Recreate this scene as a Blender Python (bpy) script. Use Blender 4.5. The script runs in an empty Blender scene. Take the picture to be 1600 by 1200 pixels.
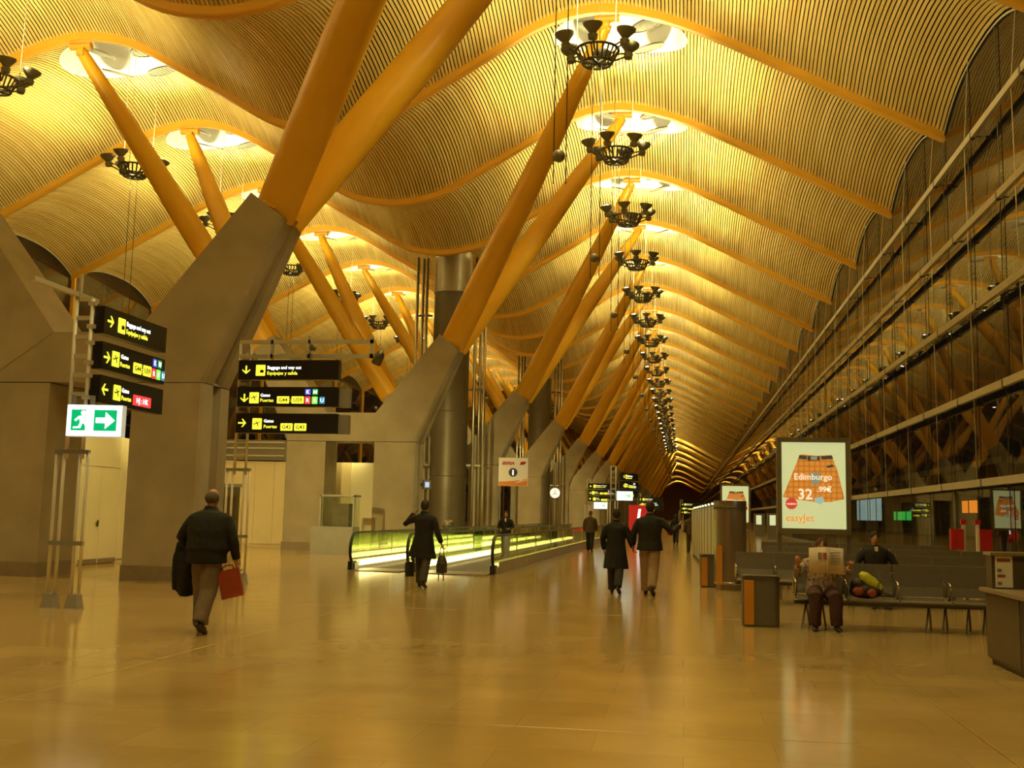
import bpy, bmesh, math, random
from mathutils import Vector, Matrix, Euler
from math import sin, cos, pi, sqrt, atan2, radians as R
random.seed(7)
S = bpy.context.scene
COL = S.collection

# ------------------------------------------------------------------ camera
F_PX, YAW, PITCH, ROLL, EYE = 1675.74, 0.1603, 0.1204, 0.0215, 1.5217
cd = bpy.data.cameras.new('camera'); cam = bpy.data.objects.new('camera', cd); COL.objects.link(cam)
cd.sensor_width = 36; cd.lens = 36 * F_PX / 1600; cd.clip_start = .05; cd.clip_end = 900
_fw = Vector((-sin(YAW)*cos(PITCH), cos(YAW)*cos(PITCH), sin(PITCH)))
_rt0 = Vector((cos(YAW), sin(YAW), 0)); _up0 = _rt0.cross(_fw)
_rt = _rt0*cos(ROLL) + _up0*sin(ROLL); _up = _up0*cos(ROLL) - _rt0*sin(ROLL)
m = Matrix((( _rt.x, _up.x, -_fw.x, 0), (_rt.y, _up.y, -_fw.y, 0), (_rt.z, _up.z, -_fw.z, EYE), (0, 0, 0, 1)))
cam.matrix_world = m
S.camera = cam
# ------------------------------------------------------------------ world (night), exposure
w = bpy.data.worlds.new('night'); S.world = w; w.use_nodes = True
w.node_tree.nodes['Background'].inputs[0].default_value = (.05, .035, .02, 1)
w.node_tree.nodes['Background'].inputs[1].default_value = .12
S.view_settings.view_transform = 'Standard'; S.view_settings.look = 'None'
S.view_settings.gamma = 1; S.view_settings.use_curve_mapping = False
S.view_settings.exposure = 0.0
LAMP_W = 1450.0           # watts of each ring chandelier's upward floods
SIDE_W = 1950.0           # watts of its floods tilted outwards, each side
DOWN_W = 1700.0            # watts of the fill light added below each ring to brighten the floor
LAMP_RGB = (1.0, .87, .38)
cy = S.cycles
cy.max_bounces = 7; cy.diffuse_bounces = 4; cy.glossy_bounces = 4; cy.transmission_bounces = 4; cy.transparent_max_bounces = 14
cy.sample_clamp_indirect = 4.0
cy.caustics_reflective = False; cy.caustics_refractive = False
try: cy.use_denoising = True
except Exception: pass

# ------------------------------------------------------------------ materials
MATS = {}
def mat(name, col, rough=.6, metal=0., var=0., scale=3., bump=0., bscale=40., spec=.5, emit=None, estr=0., col2=None, coords='Object', stretch=None):
    if name in MATS: return MATS[name]
    M = bpy.data.materials.new(name); M.use_nodes = True; nt = M.node_tree; b = nt.nodes['Principled BSDF']
    b.inputs['Base Color'].default_value = (*col, 1); b.inputs['Roughness'].default_value = rough
    b.inputs['Metallic'].default_value = metal; b.inputs['Specular IOR Level'].default_value = spec
    tc = nt.nodes.new('ShaderNodeTexCoord'); src = tc.outputs[coords]
    if stretch:
        mp = nt.nodes.new('ShaderNodeMapping'); mp.inputs['Scale'].default_value = stretch
        nt.links.new(src, mp.inputs[0]); src = mp.outputs[0]
    if var or col2:
        n = nt.nodes.new('ShaderNodeTexNoise'); n.inputs['Scale'].default_value = scale; n.inputs['Detail'].default_value = 5
        nt.links.new(src, n.inputs['Vector'])
        r = nt.nodes.new('ShaderNodeValToRGB'); r.color_ramp.elements[0].position = .3; r.color_ramp.elements[1].position = .7
        c2 = col2 or tuple(min(1, c*(1+var)) for c in col)
        c1 = col if col2 else tuple(c*(1-var) for c in col)
        r.color_ramp.elements[0].color = (*c1, 1); r.color_ramp.elements[1].color = (*c2, 1)
        nt.links.new(n.outputs['Fac'], r.inputs[0]); nt.links.new(r.outputs[0], b.inputs['Base Color'])
    if bump:
        n2 = nt.nodes.new('ShaderNodeTexNoise'); n2.inputs['Scale'].default_value = bscale; n2.inputs['Detail'].default_value = 3
        nt.links.new(src, n2.inputs['Vector'])
        bp = nt.nodes.new('ShaderNodeBump'); bp.inputs['Strength'].default_value = bump; bp.inputs['Distance'].default_value = .02
        nt.links.new(n2.outputs['Fac'], bp.inputs['Height']); nt.links.new(bp.outputs[0], b.inputs['Normal'])
    if emit:
        b.inputs['Emission Color'].default_value = (*emit, 1); b.inputs['Emission Strength'].default_value = estr
    MATS[name] = M
    return M
def glass_mat(name, ior=1.5, rough=.0, tint=(.9, .95, .9), refl=(1, 1, 1), wav=0., wsc=.5):
    M = bpy.data.materials.new(name); M.use_nodes = True; nt = M.node_tree; nt.nodes.remove(nt.nodes['Principled BSDF'])
    out = nt.nodes['Material Output']
    t = nt.nodes.new('ShaderNodeBsdfTransparent'); t.inputs[0].default_value = (*tint, 1)
    g = nt.nodes.new('ShaderNodeBsdfGlossy'); g.inputs['Roughness'].default_value = rough; g.inputs[0].default_value = (*refl, 1)
    fr = nt.nodes.new('ShaderNodeFresnel')
    ge = nt.nodes.new('ShaderNodeNewGeometry'); io = nt.nodes.new('ShaderNodeMapRange')     # thin pane: same reflectance from both faces
    io.inputs[3].default_value = ior; io.inputs[4].default_value = 1/ior
    nt.links.new(ge.outputs['Backfacing'], io.inputs[0]); nt.links.new(io.outputs[0], fr.inputs['IOR'])
    mx = nt.nodes.new('ShaderNodeMixShader')
    if wav:
        tc = nt.nodes.new('ShaderNodeTexCoord'); n2 = nt.nodes.new('ShaderNodeTexNoise'); n2.inputs['Scale'].default_value = wsc
        n2.inputs['Detail'].default_value = 1
        nt.links.new(tc.outputs['Object'], n2.inputs['Vector'])
        bp = nt.nodes.new('ShaderNodeBump'); bp.inputs['Strength'].default_value = wav; bp.inputs['Distance'].default_value = .05
        nt.links.new(n2.outputs['Fac'], bp.inputs['Height']); nt.links.new(bp.outputs[0], g.inputs['Normal'])
    nt.links.new(fr.outputs[0], mx.inputs[0]); nt.links.new(t.outputs[0], mx.inputs[1]); nt.links.new(g.outputs[0], mx.inputs[2])
    nt.links.new(mx.outputs[0], out.inputs[0])
    MATS[name] = M
    return M
def emis(name, col, s):
    if name in MATS: return MATS[name]
    M = bpy.data.materials.new(name); M.use_nodes = True; nt = M.node_tree; b = nt.nodes['Principled BSDF']
    b.inputs['Base Color'].default_value = (*[c*.6 for c in col], 1)
    b.inputs['Emission Color'].default_value = (*col, 1); b.inputs['Emission Strength'].default_value = s
    b.inputs['Roughness'].default_value = .4
    MATS[name] = M
    return M

# polished limestone floor: faint tile-to-tile tone and soft clouding
def floor_mat():
    M = bpy.data.materials.new('polished_limestone'); M.use_nodes = True; nt = M.node_tree; b = nt.nodes['Principled BSDF']
    tc = nt.nodes.new('ShaderNodeTexCoord'); g = nt.nodes.new('ShaderNodeNewGeometry')
    br = nt.nodes.new('ShaderNodeTexBrick'); br.inputs['Scale'].default_value = 1.0
    br.inputs['Brick Width'].default_value = 1.2; br.inputs['Row Height'].default_value = .6; br.inputs['Mortar Size'].default_value = .004
    br.inputs['Color1'].default_value = (.57, .395, .15, 1); br.inputs['Color2'].default_value = (.52, .355, .13, 1); br.inputs['Mortar'].default_value = (.45, .31, .14, 1)
    nt.links.new(g.outputs['Position'], br.inputs['Vector'])
    n = nt.nodes.new('ShaderNodeTexNoise'); n.inputs['Scale'].default_value = .9; n.inputs['Detail'].default_value = 6
    nt.links.new(g.outputs['Position'], n.inputs['Vector'])
    r = nt.nodes.new('ShaderNodeValToRGB'); r.color_ramp.elements[0].position = .35; r.color_ramp.elements[1].position = .65
    r.color_ramp.elements[0].color = (.82, .80, .76, 1); r.color_ramp.elements[1].color = (1, 1, 1, 1)
    nt.links.new(n.outputs['Fac'], r.inputs[0])
    mx = nt.nodes.new('ShaderNodeMix'); mx.data_type = 'RGBA'; mx.blend_type = 'MULTIPLY'; mx.inputs[0].default_value = 1
    nt.links.new(br.outputs['Color'], mx.inputs[6]); nt.links.new(r.outputs[0], mx.inputs[7])
    nt.links.new(mx.outputs[2], b.inputs['Base Color'])
    n2 = nt.nodes.new('ShaderNodeTexNoise'); n2.inputs['Scale'].default_value = 2.2; n2.inputs['Detail'].default_value = 4
    nt.links.new(g.outputs['Position'], n2.inputs['Vector'])
    r2 = nt.nodes.new('ShaderNodeMapRange'); r2.inputs[3].default_value = .11; r2.inputs[4].default_value = .16
    nt.links.new(n2.outputs['Fac'], r2.inputs[0]); nt.links.new(r2.outputs[0], b.inputs['Roughness'])
    b.inputs['Specular IOR Level'].default_value = .55
    return M
FLOOR = floor_mat()
def bamboo_mat():
    M = bpy.data.materials.new('bamboo'); M.use_nodes = True; nt = M.node_tree; b = nt.nodes['Principled BSDF']
    g = nt.nodes.new('ShaderNodeNewGeometry')
    mp = nt.nodes.new('ShaderNodeMapping'); mp.inputs['Scale'].default_value = (6, .12, 1.)
    nt.links.new(g.outputs['Position'], mp.inputs[0])
    n = nt.nodes.new('ShaderNodeTexNoise'); n.inputs['Scale'].default_value = 1.0; n.inputs['Detail'].default_value = 3
    nt.links.new(mp.outputs[0], n.inputs['Vector'])
    r = nt.nodes.new('ShaderNodeValToRGB'); r.color_ramp.elements[0].position = .3; r.color_ramp.elements[1].position = .7
    r.color_ramp.elements[0].color = (.66, .45, .12, 1); r.color_ramp.elements[1].color = (.86, .65, .24, 1)
    nt.links.new(n.outputs['Fac'], r.inputs[0]); nt.links.new(r.outputs[0], b.inputs['Base Color'])
    b.inputs['Roughness'].default_value = .55; b.inputs['Specular IOR Level'].default_value = .3
    return M
BAMBOO = bamboo_mat()
BACKING = mat('ceiling_void', (.065, .038, .011), .95)
BEAM = mat('beam_paint', (.80, .42, .035), .45, var=.06, scale=.5)
STRUT = mat('strut_paint', (.83, .46, .025), .38, var=.07, scale=.6, bump=.02, bscale=6)
CONC = mat('concrete', (.36, .31, .235), .75, var=.13, scale=1.1, bump=.15, bscale=9)
CONC_D = mat('concrete_plinth', (.24, .19, .135), .6, var=.1)
WHITE = mat('white_paint', (.86, .85, .80), .6, var=.03)
STEEL = mat('brushed_steel', (.52, .50, .46), .32, 1., var=.06, scale=6)
STEEL_D = mat('dark_steel', (.13, .12, .10), .42, .8, var=.1, scale=8)
GREYM = mat('grey_paint', (.27, .26, .24), .45, .2, var=.06)
RAILM = mat('rail_paint', (.52, .47, .34), .5, .1, var=.06, scale=2)
CABLE = mat('cable', (.10, .085, .05), .5, .6, var=.1, scale=20)
CABLE_L = mat('cable_bright', (.75, .7, .55), .3, .7, var=.1, scale=20)
CREAM = mat('cream_panel', (.80, .68, .42), .55, var=.05, scale=.8)
CREAM2 = mat('pale_panel', (.86, .80, .58), .5, var=.04, scale=.8)
BLACK = mat('black_panel', (.012, .010, .008), .35, var=.1)
RUBBER = mat('black_rubber', (.015, .014, .013), .5, var=.1)
DUCT = mat('duct_steel', (.105, .085, .058), .45, .2, var=.1, scale=1.5)
GLASS = glass_mat('facade_glass', 1.95, .012, (.55, .58, .52), (.85, .83, .76), .05, .35)
GLASS_T = glass_mat('thin_glass', 1.5, .02, (.88, .93, .85))
GLASS_W = glass_mat('walkway_glass', 1.6, .02, (.85, .92, .72), (1, 1, .85))
FROST = mat('frosted_screen', (.62, .60, .42), .35, var=.06)
E_YEL = emis('lit_yellow', (.92, .86, .05), 1.3)
E_WHT = emis('lit_white', (.95, 1.0, .97), 1.6)
E_GRN = emis('lit_green', (.0, .50, .17), .9)
E_RED = emis('lit_red', (.95, .05, .06), 1.1)
E_BLU = emis('lit_blue', (.07, .10, .6), 1.)
E_CYA = emis('lit_cyan', (.05, .3, .5), .9)
E_DGN = emis('lit_dark_green', (.02, .35, .08), .9)
E_LIME = emis('lit_lime', (.25, .85, .1), 1.1)
E_STRIP = emis('walkway_strip', (1., .80, .28), 5.0)
E_LENS = emis('flood_lens', (1., .93, .75), 14.)

# ------------------------------------------------------------------ mesh helpers
class MB:
    def __init__(s): s.v = []; s.f = []; s.m = []
    def add(s, vs, fs, mi=0):
        n = len(s.v); s.v += [tuple(v) for v in vs]; s.f += [tuple(i+n for i in f) for f in fs]; s.m += [mi]*len(fs); return s
    def box(s, c, d, rot=None, mi=0):
        x, y, z = (k/2 for k in d)
        vs = [Vector(p) for p in ((-x,-y,-z),(x,-y,-z),(x,y,-z),(-x,y,-z),(-x,-y,z),(x,-y,z),(x,y,z),(-x,y,z))]
        if rot is not None:
            M = rot if isinstance(rot, Matrix) else Euler(rot).to_matrix(); vs = [M @ v for v in vs]
        c = Vector(c)
        return s.add([v+c for v in vs], [(0,3,2,1),(4,5,6,7),(0,1,5,4),(1,2,6,5),(2,3,7,6),(3,0,4,7)], mi)
    def b2(s, lo, hi, mi=0):
        return s.box([(a+b)/2 for a, b in zip(lo, hi)], [abs(b-a) for a, b in zip(lo, hi)], None, mi)
    def tube(s, pts, rad, n=8, mi=0, cap=True, side=None, rb=None):
        pts = [Vector(p) for p in pts]
        if not isinstance(rad, (list, tuple)): rad = [rad]*len(pts)
        if rb is None: rb = rad
        elif not isinstance(rb, (list, tuple)): rb = [rb]*len(pts)
        vs = []; fs = []; prev = None
        for i, p in enumerate(pts):
            d = (pts[min(i+1, len(pts)-1)] - pts[max(i-1, 0)]).normalized()
            ref = Vector(side) if side is not None else (prev if prev is not None else (Vector((1,0,0)) if abs(d.x) < .9 else Vector((0,1,0))))
            u = (ref - d*ref.dot(d)); u = u.normalized() if u.length > 1e-6 else Vector((0,1,0)); v = d.cross(u); prev = u
            for k in range(n):
                a = 2*pi*k/n; vs.append(p + u*cos(a)*rad[i] + v*sin(a)*rb[i])
        for i in range(len(pts)-1):
            for k in range(n):
                k2 = (k+1) % n; fs.append((i*n+k, i*n+k2, (i+1)*n+k2, (i+1)*n+k))
        if cap:
            fs.append(tuple(reversed(range(n)))); o = (len(pts)-1)*n; fs.append(tuple(range(o, o+n)))
        return s.add(vs, fs, mi)
    def lathe(s, prof, n=24, c=(0,0,0), mi=0, M=None):
        vs = []; fs = []; c = Vector(c)
        for r, z in prof:
            for k in range(n):
                a = 2*pi*k/n; v = Vector((r*cos(a), r*sin(a), z))
                vs.append((M @ v if M is not None else v) + c)
        for i in range(len(prof)-1):
            for k in range(n):
                k2 = (k+1) % n; fs.append((i*n+k, i*n+k2, (i+1)*n+k2, (i+1)*n+k))
        if prof[0][0] > 1e-5: fs.append(tuple(reversed(range(n))))
        if prof[-1][0] > 1e-5: o = (len(prof)-1)*n; fs.append(tuple(range(o, o+n)))
        return s.add(vs, fs, mi)
    def prism(s, poly, y0, y1, axis='y', mi=0):
        # polygon in (a,b) extruded along axis; axis y -> (a, y, b); z -> (a, b, z); x -> (x, a, b)
        def P(a, b, t): return (a, t, b) if axis == 'y' else ((a, b, t) if axis == 'z' else (t, a, b))
        n = len(poly); vs = [P(a, b, y0) for a, b in poly] + [P(a, b, y1) for a, b in poly]
        fs = [tuple(range(n)), tuple(reversed(range(n, 2*n)))] + [(i, i+n, (i+1) % n + n, (i+1) % n) for i in range(n)]
        return s.add(vs, fs, mi)
    def ell(s, c, r, n=14, k=9, M=None, mi=0):
        prof = [(sin(pi*i/k), -cos(pi*i/k)) for i in range(k+1)]
        vs = []; fs = []
        c = Vector(c)
        for q, z in prof:
            for j in range(n):
                a = 2*pi*j/n; v = Vector((q*cos(a)*r[0], q*sin(a)*r[1], z*r[2])); vs.append((M @ v if M is not None else v)+c)
        for i in range(k):
            for j in range(n):
                j2 = (j+1) % n; fs.append((i*n+j, i*n+j2, (i+1)*n+j2, (i+1)*n+j))
        return s.add(vs, fs, mi)
    def mesh(s, name, mats, smooth=False, fixn=True):
        me = bpy.data.meshes.new(name); me.from_pydata(s.v, [], s.f)
        for M in (mats if isinstance(mats, (list, tuple)) else [mats]): me.materials.append(M)
        for p, i in zip(me.polygons, s.m): p.material_index = i
        if fixn:
            bm = bmesh.new(); bm.from_mesh(me); bmesh.ops.recalc_face_normals(bm, faces=bm.faces); bm.to_mesh(me); bm.free()
        if smooth:
            me.polygons.foreach_set('use_smooth', [True]*len(me.polygons))
            if smooth == 'auto':
                try: me.set_sharp_from_angle(angle=R(35))
                except Exception: pass
        me.update(); return me
    def build(s, name, mats, parent=None, smooth=False, loc=None, rot=None, fixn=True):
        return link(name, s.mesh(name, mats, smooth, fixn), parent, loc, rot)
def link(name, data, parent=None, loc=None, rot=None):
    o = bpy.data.objects.new(name, data); COL.objects.link(o); o.parent = parent
    if loc is not None: o.location = loc
    if rot is not None: o.rotation_euler = rot
    return o
def tag(o, label, cat, group=None):
    o['label'] = label; o['category'] = cat
    if group: o['group'] = group
    return o
def thing(name, label, cat, loc=(0,0,0), rz=0., group=None):
    o = link(name, None, None, loc, (0, 0, rz)); o.empty_display_size = .2
    return tag(o, label, cat, group)
def struct(o): o['kind'] = 'structure'; return o
def copy_tree(o, parent=None):
    c = o.copy(); COL.objects.link(c); c.parent = parent
    for ch in KIDS(o): copy_tree(ch, c)
    return c
def KIDS(o): return [x for x in list(o.children)]
ORD = ['nearest','second','third','fourth','fifth','sixth','seventh','eighth','ninth','tenth','eleventh','twelfth','thirteenth','fourteenth','fifteenth','sixteenth','seventeenth','eighteenth','nineteenth','twentieth','twenty-first','twenty-second','twenty-third','twenty-fourth','twenty-fifth','twenty-sixth']
_TXT = {}
def text_mesh(t, size, depth=.004, bold=0., shear=0., align='LEFT', sx=1.):
    k = (t, size, depth, bold, shear, align, sx)
    if k in _TXT: return _TXT[k]
    c = bpy.data.curves.new('lettering', 'FONT'); c.body = t; c.size = size; c.extrude = depth/2; c.offset = bold; c.shear = shear
    c.align_x = align; c.resolution_u = 2
    o = bpy.data.objects.new('lettering', c); COL.objects.link(o)
    bpy.context.view_layer.update()
    me = bpy.data.meshes.new_from_object(o.evaluated_get(bpy.context.evaluated_depsgraph_get()))
    bpy.data.objects.remove(o); bpy.data.curves.remove(c)
    if sx != 1.:
        for v in me.vertices: v.co.x *= sx
    me.materials.clear(); _TXT[k] = me
    return me
def text(parent, t, x, z, y, size, M, bold=0., shear=0., align='LEFT', name='lettering', sx=1.):
    me = text_mesh(t, size, .004, bold, shear, align, sx).copy(); me.materials.append(M)
    return link(name, me, parent, (x, y, z), (pi/2, 0, 0))

# ================================================================== STRUCTURE
XC = -12.42; XG = 8.25; XL = 2*XC - XG; YB0 = 17.09
BAYS = range(-3, 27)           # bay k lies between beam k and beam k+1
_u = [0, .8, 1.8, 2.8, 3.6, 5.1, 6.7, 7.7, 8.9, 9.75, 10.9, 12.2, 13.2, 15.2, 17.2, 20.67]
_z = [14.72, 14.80, 15.02, 15.5, 15.98, 16.85, 17.80, 18.3, 18.62, 18.68, 18.48, 18.05, 17.6, 16.57, 15.5, 13.70]
def _spline(xs, ys):
    n = len(xs); h = [xs[i+1]-xs[i] for i in range(n-1)]
    a = [0]*n; b = [1]*n; c = [0]*n; d = [0]*n
    b[0] = 2*h[0]; c[0] = h[0]; d[0] = 6*((ys[1]-ys[0])/h[0])      # zero slope in the middle of the trough
    for i in range(1, n-1):
        a[i] = h[i-1]; b[i] = 2*(h[i-1]+h[i]); c[i] = h[i]; d[i] = 6*((ys[i+1]-ys[i])/h[i] - (ys[i]-ys[i-1])/h[i-1])
    for i in range(1, n):
        w_ = a[i]/b[i-1]; b[i] -= w_*c[i-1]; d[i] -= w_*d[i-1]
    mm = [0]*n; mm[-1] = d[-1]/b[-1]
    for i in range(n-2, -1, -1): mm[i] = (d[i]-c[i]*mm[i+1])/b[i]
    def f(x):
        x = min(max(x, xs[0]), xs[-1]); i = 0
        while i < n-2 and x > xs[i+1]: i += 1
        t = x-xs[i]; hh = h[i]
        return ys[i] + t*((ys[i+1]-ys[i])/hh - hh*(2*mm[i]+mm[i+1])/6) + t*t*mm[i]/2 + t**3*(mm[i+1]-mm[i])/(6*hh)
    return f
_wf = _spline(_u, _z)
def wave(X): return _wf(abs(X-XC))
def bulge(t): return 1.08*(1-abs(t)**2.5)       # t in -1..1 across a bay
SK_A, SK_B = 2.45, 2.15                           # skylight half axes
def sky_c(k, side): return (XC + side*10.0, YB0 + 9*k + 3.45)
# slat stations at equal arc length
ST = []
_x = XL + .05; acc = 0; PITCH_S = .134
while _x < XG - .03:
    ST.append(_x); s_ = (wave(_x+.01)-wave(_x-.01))/.02; _x += PITCH_S/sqrt(1+s_*s_)
def slat(mb, X, y0, k, segs, ya, yb):
    """one slat of bay k from ya to yb (world y), built relative to y0"""
    s_ = (wave(X+.01)-wave(X-.01))/.02; n = Vector((-s_, 0, 1)).normalized(); t = Vector((1, 0, s_)).normalized()
    hw = .0465; yc = YB0+9*k+4.5; vs = []; fs = []
    for i in range(segs+1):
        y = ya+(yb-ya)*i/segs; z = wave(X)+.16+bulge((y-yc)/4.5); p = Vector((X, y, z))
        for a, b in ((-hw, .05), (-hw, 0), (hw, 0), (hw, .05)): vs.append(p+t*a+n*b-Vector((0, y0, 0)))
    for i in range(segs):
        for j in range(3): fs.append((i*4+j, i*4+j+1, i*4+j+5, i*4+j+4))
    mb.add(vs, fs)
def slat_pieces(X, k, segs):
    ya, yb = YB0+9*k+.13, YB0+9*k+8.87
    for side in (-1, 1):
        cx, cyy = sky_c(k, side)
        if abs(X-cx) < SK_A:
            e = SK_B*sqrt(1-((X-cx)/SK_A)**2)
            return [(ya, cyy-e, max(2, segs//2)), (cyy+e, yb, max(2, segs*2//3))]
    return [(ya, yb, segs)]
# --- ceiling backing = the ceiling object itself
mb = MB()
NX = 96
for k in BAYS:
    ny = 12 if k < 8 else 6
    yc = YB0+9*k+4.5; base = len(mb.v)
    for j in range(ny+1):
        y = yc-4.5+9*j/ny
        for i in range(NX+1):
            X = XL+(XG-XL)*i/NX; mb.v.append((X, y, wave(X)+.30+bulge((y-yc)/4.5)))
    for j in range(ny):
        for i in range(NX):
            ids = (base+j*(NX+1)+i, base+j*(NX+1)+i+1, base+(j+1)*(NX+1)+i+1, base+(j+1)*(NX+1)+i)
            cut = False
            for side in (-1, 1):
                cx, cyy = sky_c(k, side)
                for q in ids:
                    if ((mb.v[q][0]-cx)/SK_A)**2+((mb.v[q][1]-cyy)/SK_B)**2 < 1.0: cut = True
            if not cut: mb.f.append(ids); mb.m.append(0)
ceiling = struct(mb.build('ceiling', BACKING, fixn=False))
ceiling['label'] = 'wave-shaped bamboo slat ceiling with orange beams'
# --- slats
NEAR = 1                                            # the bay whose slats show largest: one object each
for k in BAYS:
    segs = 10 if k < 5 else (6 if k < 12 else 4)
    if k == NEAR:
        for X in ST[-300:]:
            m1 = MB()
            for a, b, sg in slat_pieces(X, k, segs): slat(m1, X, 0, k, sg, a, b)
            m1.build('slat', BAMBOO, ceiling, fixn=False)
        m1 = MB()
        for X in ST[:-300]:
            for a, b, sg in slat_pieces(X, k, segs): slat(m1, X, 0, k, sg, a, b)
        if m1.v: o = m1.build('slat_field', BAMBOO, ceiling, fixn=False); o['kind'] = 'stuff'
    else:
        m1 = MB()
        for X in ST:
            for a, b, sg in slat_pieces(X, k, segs): slat(m1, X, 0, k, sg, a, b)
        o = m1.build('slat_field', BAMBOO, ceiling, fixn=False); o['kind'] = 'stuff'
# --- beams: curved box section following the wave (one mesh, shared)
mb = MB(); NB = 90; vs = []; fs = []
for i in range(NB+1):
    X = XL+(XG-XL)*i/NB; z = wave(X)
    for dy, dz in ((-.17, .42), (-.17, .03), (-.13, 0), (.13, 0), (.17, .03), (.17, .42)): vs.append((X, dy, z+dz))
for i in range(NB):
    for j in range(6): fs.append((i*6+j, i*6+(j+1) % 6, (i+1)*6+(j+1) % 6, (i+1)*6+j))
fs += [tuple(range(6)), tuple(range(NB*6+5, NB*6-1, -1))]
mb.add(vs, fs); beam_me = mb.mesh('roof_beam', BEAM, 'auto')
for k in list(BAYS)+[27]: link('roof_beam', beam_me, ceiling, (0, YB0+9*k, 0))
# --- skylight wells with round louvre discs
def well_mesh(side):
    mb = MB(); n = 40; cx = XC+side*10.0; cyy = 3.45; vs = []; fs = []
    rings = [(1.03, 0, -.02), (1.0, 0, -.06), (.985, 0, .0), (.93, .55, None), (.86, 1.0, None), (.80, 1.25, None)]
    for sc, up, dz in rings:
        for j in range(n):
            a = 2*pi*j/n; x = cx+SK_A*sc*cos(a); y = cyy+SK_B*sc*sin(a)
            z = wave(x)+.16+bulge((y-4.5)/4.5)
            if dz is None:
                z = z*(1-min(1, up))+ (18.68+.16+1.08+up*.9)*min(1, up)
            else: z += dz
            vs.append((x, y, z))
    m_ = len(rings)
    for i in range(m_-1):
        for j in range(n): fs.append((i*n+j, i*n+(j+1) % n, (i+1)*n+(j+1) % n, (i+1)*n+j))
    fs.append(tuple(range((m_-1)*n, m_*n)))
    mb.add(vs, fs); return mb.mesh('skylight_well', WHITE, True)
WELL = {s: well_mesh(s) for s in (-1, 1)}
def disc_mesh():
    mb = MB(); n = 28; r = .62
    vs = []; fs = []
    for i in range(n):
        a = 2*pi*i/n
        for rr, z in ((r, -.03), (r, .03), (r-.06, .03), (r-.06, -.03)): vs.append((rr*cos(a), rr*sin(a), z))
    for i in range(n):
        j = (i+1) % n
        for q in range(4): fs.append((i*4+q, j*4+q, j*4+(q+1) % 4, i*4+(q+1) % 4))
    mb.add(vs, fs)
    mb.lathe([(.001, .004), (r-.03, .004), (r-.03, .016), (.001, .016)], n)
    for i in range(-4, 5):
        x = i*.125; L = sqrt(max(.01, (r-.03)**2-x*x)); mb.box((x, 0, 0), (.05, 2*L, .03))
    return mb.mesh('louvre_disc', mat('louvre_grey', (.17, .16, .13), .5, var=.05))
DISC = disc_mesh()
for k in BAYS:
    for side in (-1, 1):
        if side < 0 and k > 14: continue
        wl = link('skylight_well', WELL[side], ceiling, (0, YB0+9*k, 0))
        if k < 14:
            cx = XC+side*10.0
            for dx, dy, dz, rx, ry in ((1.05, 1.15, 19.42, .22, -.25), (1.0, -.15, 19.75, .1, -.3), (-.95, 1.15, 19.42, .22, .25), (-1.05, -.1, 19.75, .1, .3)):
                link('louvre_disc', DISC, wl, (cx+dx, 3.45+dy, dz), (rx, ry, 0))

FAR_END = 556.0
mb = MB()
for k in range(27, 60):
    yc = YB0+9*k+4.5
    for i in range(40):
        xa = XL+(XG-XL)*i/40; xb = XL+(XG-XL)*(i+1)/40
        for t0_, t1_ in ((-1, -.6), (-.6, 0), (0, .6), (.6, 1)):
            mb.add([(x, yc+4.5*t, wave(x)+.16+bulge(t)) for x, t in ((xa, t0_), (xb, t0_), (xb, t1_), (xa, t1_))], [(0, 1, 2, 3)])
mb.build('far_vault', BAMBOO, ceiling, fixn=False)
for k in range(28, 61): link('roof_beam', beam_me, ceiling, (0, YB0+9*k, 0))
# --- floor of large slabs with open joints
mb = MB(); mb.b2((-40, -12, -.30), (30, FAR_END, -.055))
floor = struct(mb.build('floor', mat('joint_fill', (.16, .115, .06), .8, var=.1)))
floor['label'] = 'polished beige stone concourse floor'
XJ = [2.1+7.3*i for i in range(-6, 2)]; XJ = [-40]+[x for x in XJ if -40 < x]; XJ[-1] = XG+.35
YJ = [16.9+9*i for i in range(-3, 28)]
_sl = {}
m1 = MB(); m1.b2((-40, 16.9+9*27+.006, -.05), (XG+.35, FAR_END, 0)); m1.build('far_paving', FLOOR, floor)
for i in range(len(XJ)-1):
    for j in range(len(YJ)-1):
        w_ = round(XJ[i+1]-XJ[i], 3)
        if w_ not in _sl:
            m1 = MB(); g = .006; h_ = w_/2-g; l_ = 4.5-g; c_ = .004
            m1.add([(-h_,-l_,-.05),(h_,-l_,-.05),(h_,l_,-.05),(-h_,l_,-.05),(-h_,-l_,-c_),(h_,-l_,-c_),(h_,l_,-c_),(-h_,l_,-c_),(-h_+c_,-l_+c_,0),(h_-c_,-l_+c_,0),(h_-c_,l_-c_,0),(-h_+c_,l_-c_,0)],
                   [(8,9,10,11),(4,5,9,8),(5,6,10,9),(6,7,11,10),(7,4,8,11),(0,1,5,4),(1,2,6,5),(2,3,7,6),(3,0,4,7)])
            _sl[w_] = m1.mesh('floor_slab', FLOOR)
        link('floor_slab', _sl[w_], floor, ((XJ[i]+XJ[i+1])/2, (YJ[j]+YJ[j+1])/2, 0))

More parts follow.
